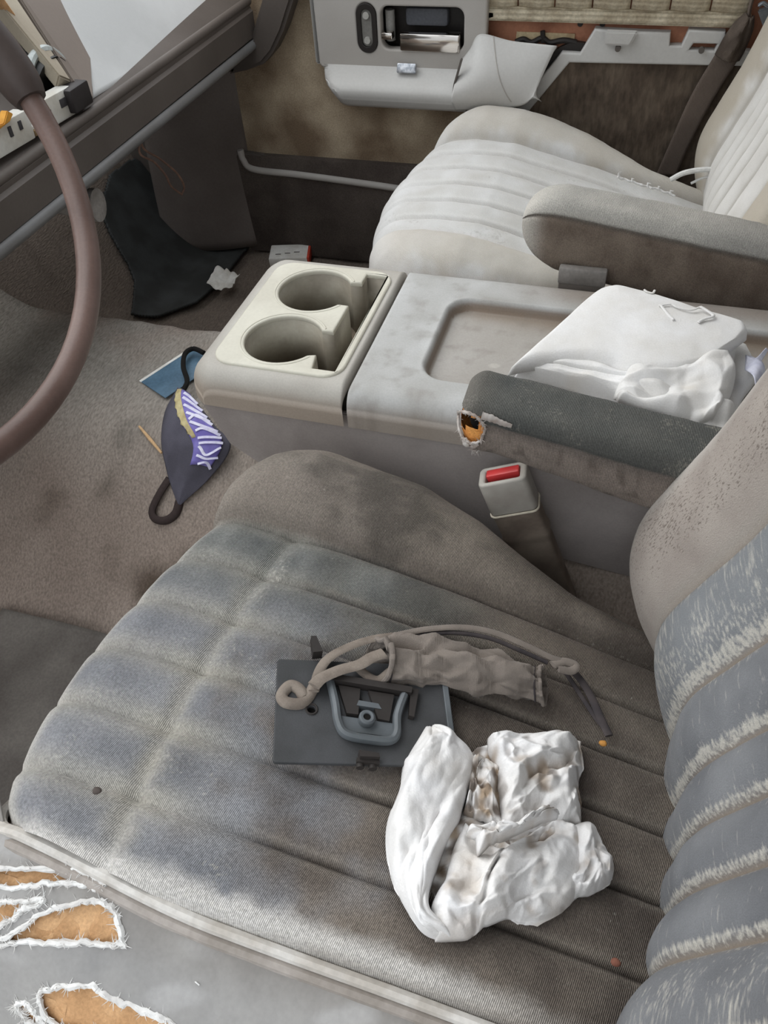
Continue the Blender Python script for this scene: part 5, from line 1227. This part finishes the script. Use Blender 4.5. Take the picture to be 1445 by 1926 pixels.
# kick panel and A pillar foot
mb = MB()
mb.grid(20, 24, lambda u, v: (-.98+.205*u+.03*v*v*(1), 1.40+.05*u-.02*math.sin(PI*u)+.02*v, .045+.42*v))
o = mb.build('trim_3', M('kick_panel_grey', (112,104,99), (98,90,85), sc=5, rough=.7, mott=.06)); solid(o, .02, -1); tag(o, 'grey kick panel between the dashboard and passenger door', 'trim', kind='structure')
# seat belt
SB = empty('seat_belt', (0.0556, 1.43, 0.3063), 'brown grey passenger seat belt hanging across the felt panel', 'seat belt')
m_belt = M('belt_webbing', (112,100,91), (100,89,81), sc=10, rough=.8, bump=.3, bsc=700, mott=.07, wave=(160, (0, .5, 0), .05, .2))
lf = [(0.0314, 1.43, 0.268), (0.0442, 1.43, 0.3276), (0.0608, 1.43, 0.3998), (0.0843, 1.43, 0.464)]; rt = [(0.0648, 1.43, 0.2705), (0.0756, 1.43, 0.3252), (0.095, 1.43, 0.3933), (0.1189, 1.43, 0.4562)]
V, F = coons(lf, rt, [lf[0], rt[0]], [lf[-1], rt[-1]], 40, 8, lambda p, u, v: p)
mb = MB(); mb.add(V, F); o = mb.build('strap', m_belt, SB); solid(o, .002, 0)
lf = [(0.0832, 1.425, 0.4625), (0.0901, 1.425, 0.4846), (0.101, 1.425, 0.5077), (0.1129, 1.425, 0.519)]; rt = [(0.1193, 1.425, 0.4548), (0.1245, 1.425, 0.4755), (0.1276, 1.425, 0.4978), (0.1244, 1.425, 0.5151)]
V, F = coons(lf, rt, [lf[0], rt[0]], [lf[-1], rt[-1]], 40, 24, lambda p, u, v: p+Vector((0, -.020*math.sin(PI*v)-.004*n3(u*4, v*5, 3)-.004*math.sin(v*14+u*4)*u, 0)))
mb = MB(); mb.add(V, F); o = mb.build('sleeve', M('dark_belt_sleeve', (92,82,74), (72,63,56), sc=30, rough=.95, bump=.4, bsc=600, mott=.12), SB); solid(o, .003, 0)
mb = MB(); mb.tube([(0.1177, 1.425, 0.5122), (0.1162, 1.425, 0.5286), (0.1181, 1.425, 0.5488), (0.1237, 1.425, 0.5749)], .006, 8, flat=.5, res=20); mb.build('upper_webbing', m_belt, SB)
mb = MB(); mb.prism([(0.1281, 1.43, 0.5208), (0.1585, 1.43, 0.5295), (0.169, 1.43, 0.4939), (0.1423, 1.43, 0.4989)], (0, .01, 0)); mb.tube([(0.1264, 1.42, 0.5288), (0.1325, 1.42, 0.5329), (0.1409, 1.42, 0.529), (0.1473, 1.42, 0.5318)], .003, 8, res=20)
tag(mb.build('anchor_plate', M('galvanised_anchor', (150,156,162), (126,132,138), sc=30, rough=.35, metal=.5), bevel=.002), 'small galvanised anchor plate by the top of the belt', 'anchor')
mb = MB(); mb.tube([(0.0511, 1.27, 0.3326), (0.0669, 1.27, 0.3437), (0.0888, 1.27, 0.3502), (0.1114, 1.27, 0.3518), (0.1395, 1.27, 0.3457)], .0042, 8, res=30); mb.tube([(0.0818, 1.27, 0.3291), (0.0968, 1.27, 0.3385), (0.1171, 1.27, 0.3441)], .002, 6, res=20)
tag(mb.build('hose', M('white_tube', (205,205,202), rough=.4)), 'thin white plastic tube looping behind the passenger cushion', 'tube')
# crumbs on the driver's cushion
m_cr = M('orange_crumb', (196,140,72), rough=.8)
for i, (p, l) in enumerate((((0.0534, 0.3191, 0.315), 'orange crumb by the end of the pouch strap'), ((0.0749, 0.1564, 0.318), 'reddish leaf bit low down beside the backrest'), ((-0.2764, 0.147, 0.352), 'small dark crumb on the blue grey front pleat'))):
    x, y = p[0], p[1]; z = seat_z(x, y)+.0035
    bm = bmesh.new(); bmesh.ops.create_icosphere(bm, subdivisions=2, radius=.0028)
    vs = [(x+v.co.x*1.2, y+v.co.y*(1+.5*n3(v.co.x*300, v.co.y*300, i)), z+v.co.z*.6) for v in bm.verts]; fs = [tuple(v.index for v in f.verts) for f in bm.faces]; bm.free()
    o = obj('crumb' if i == 0 else 'crumb.%03d' % i, vs, fs, m_cr if i == 0 else M('reddish_crumb', (128,84,70), rough=.9) if i == 1 else M('dark_crumb', (82,74,70), rough=.9)); tag(o, l+" on the driver's seat", 'crumb')
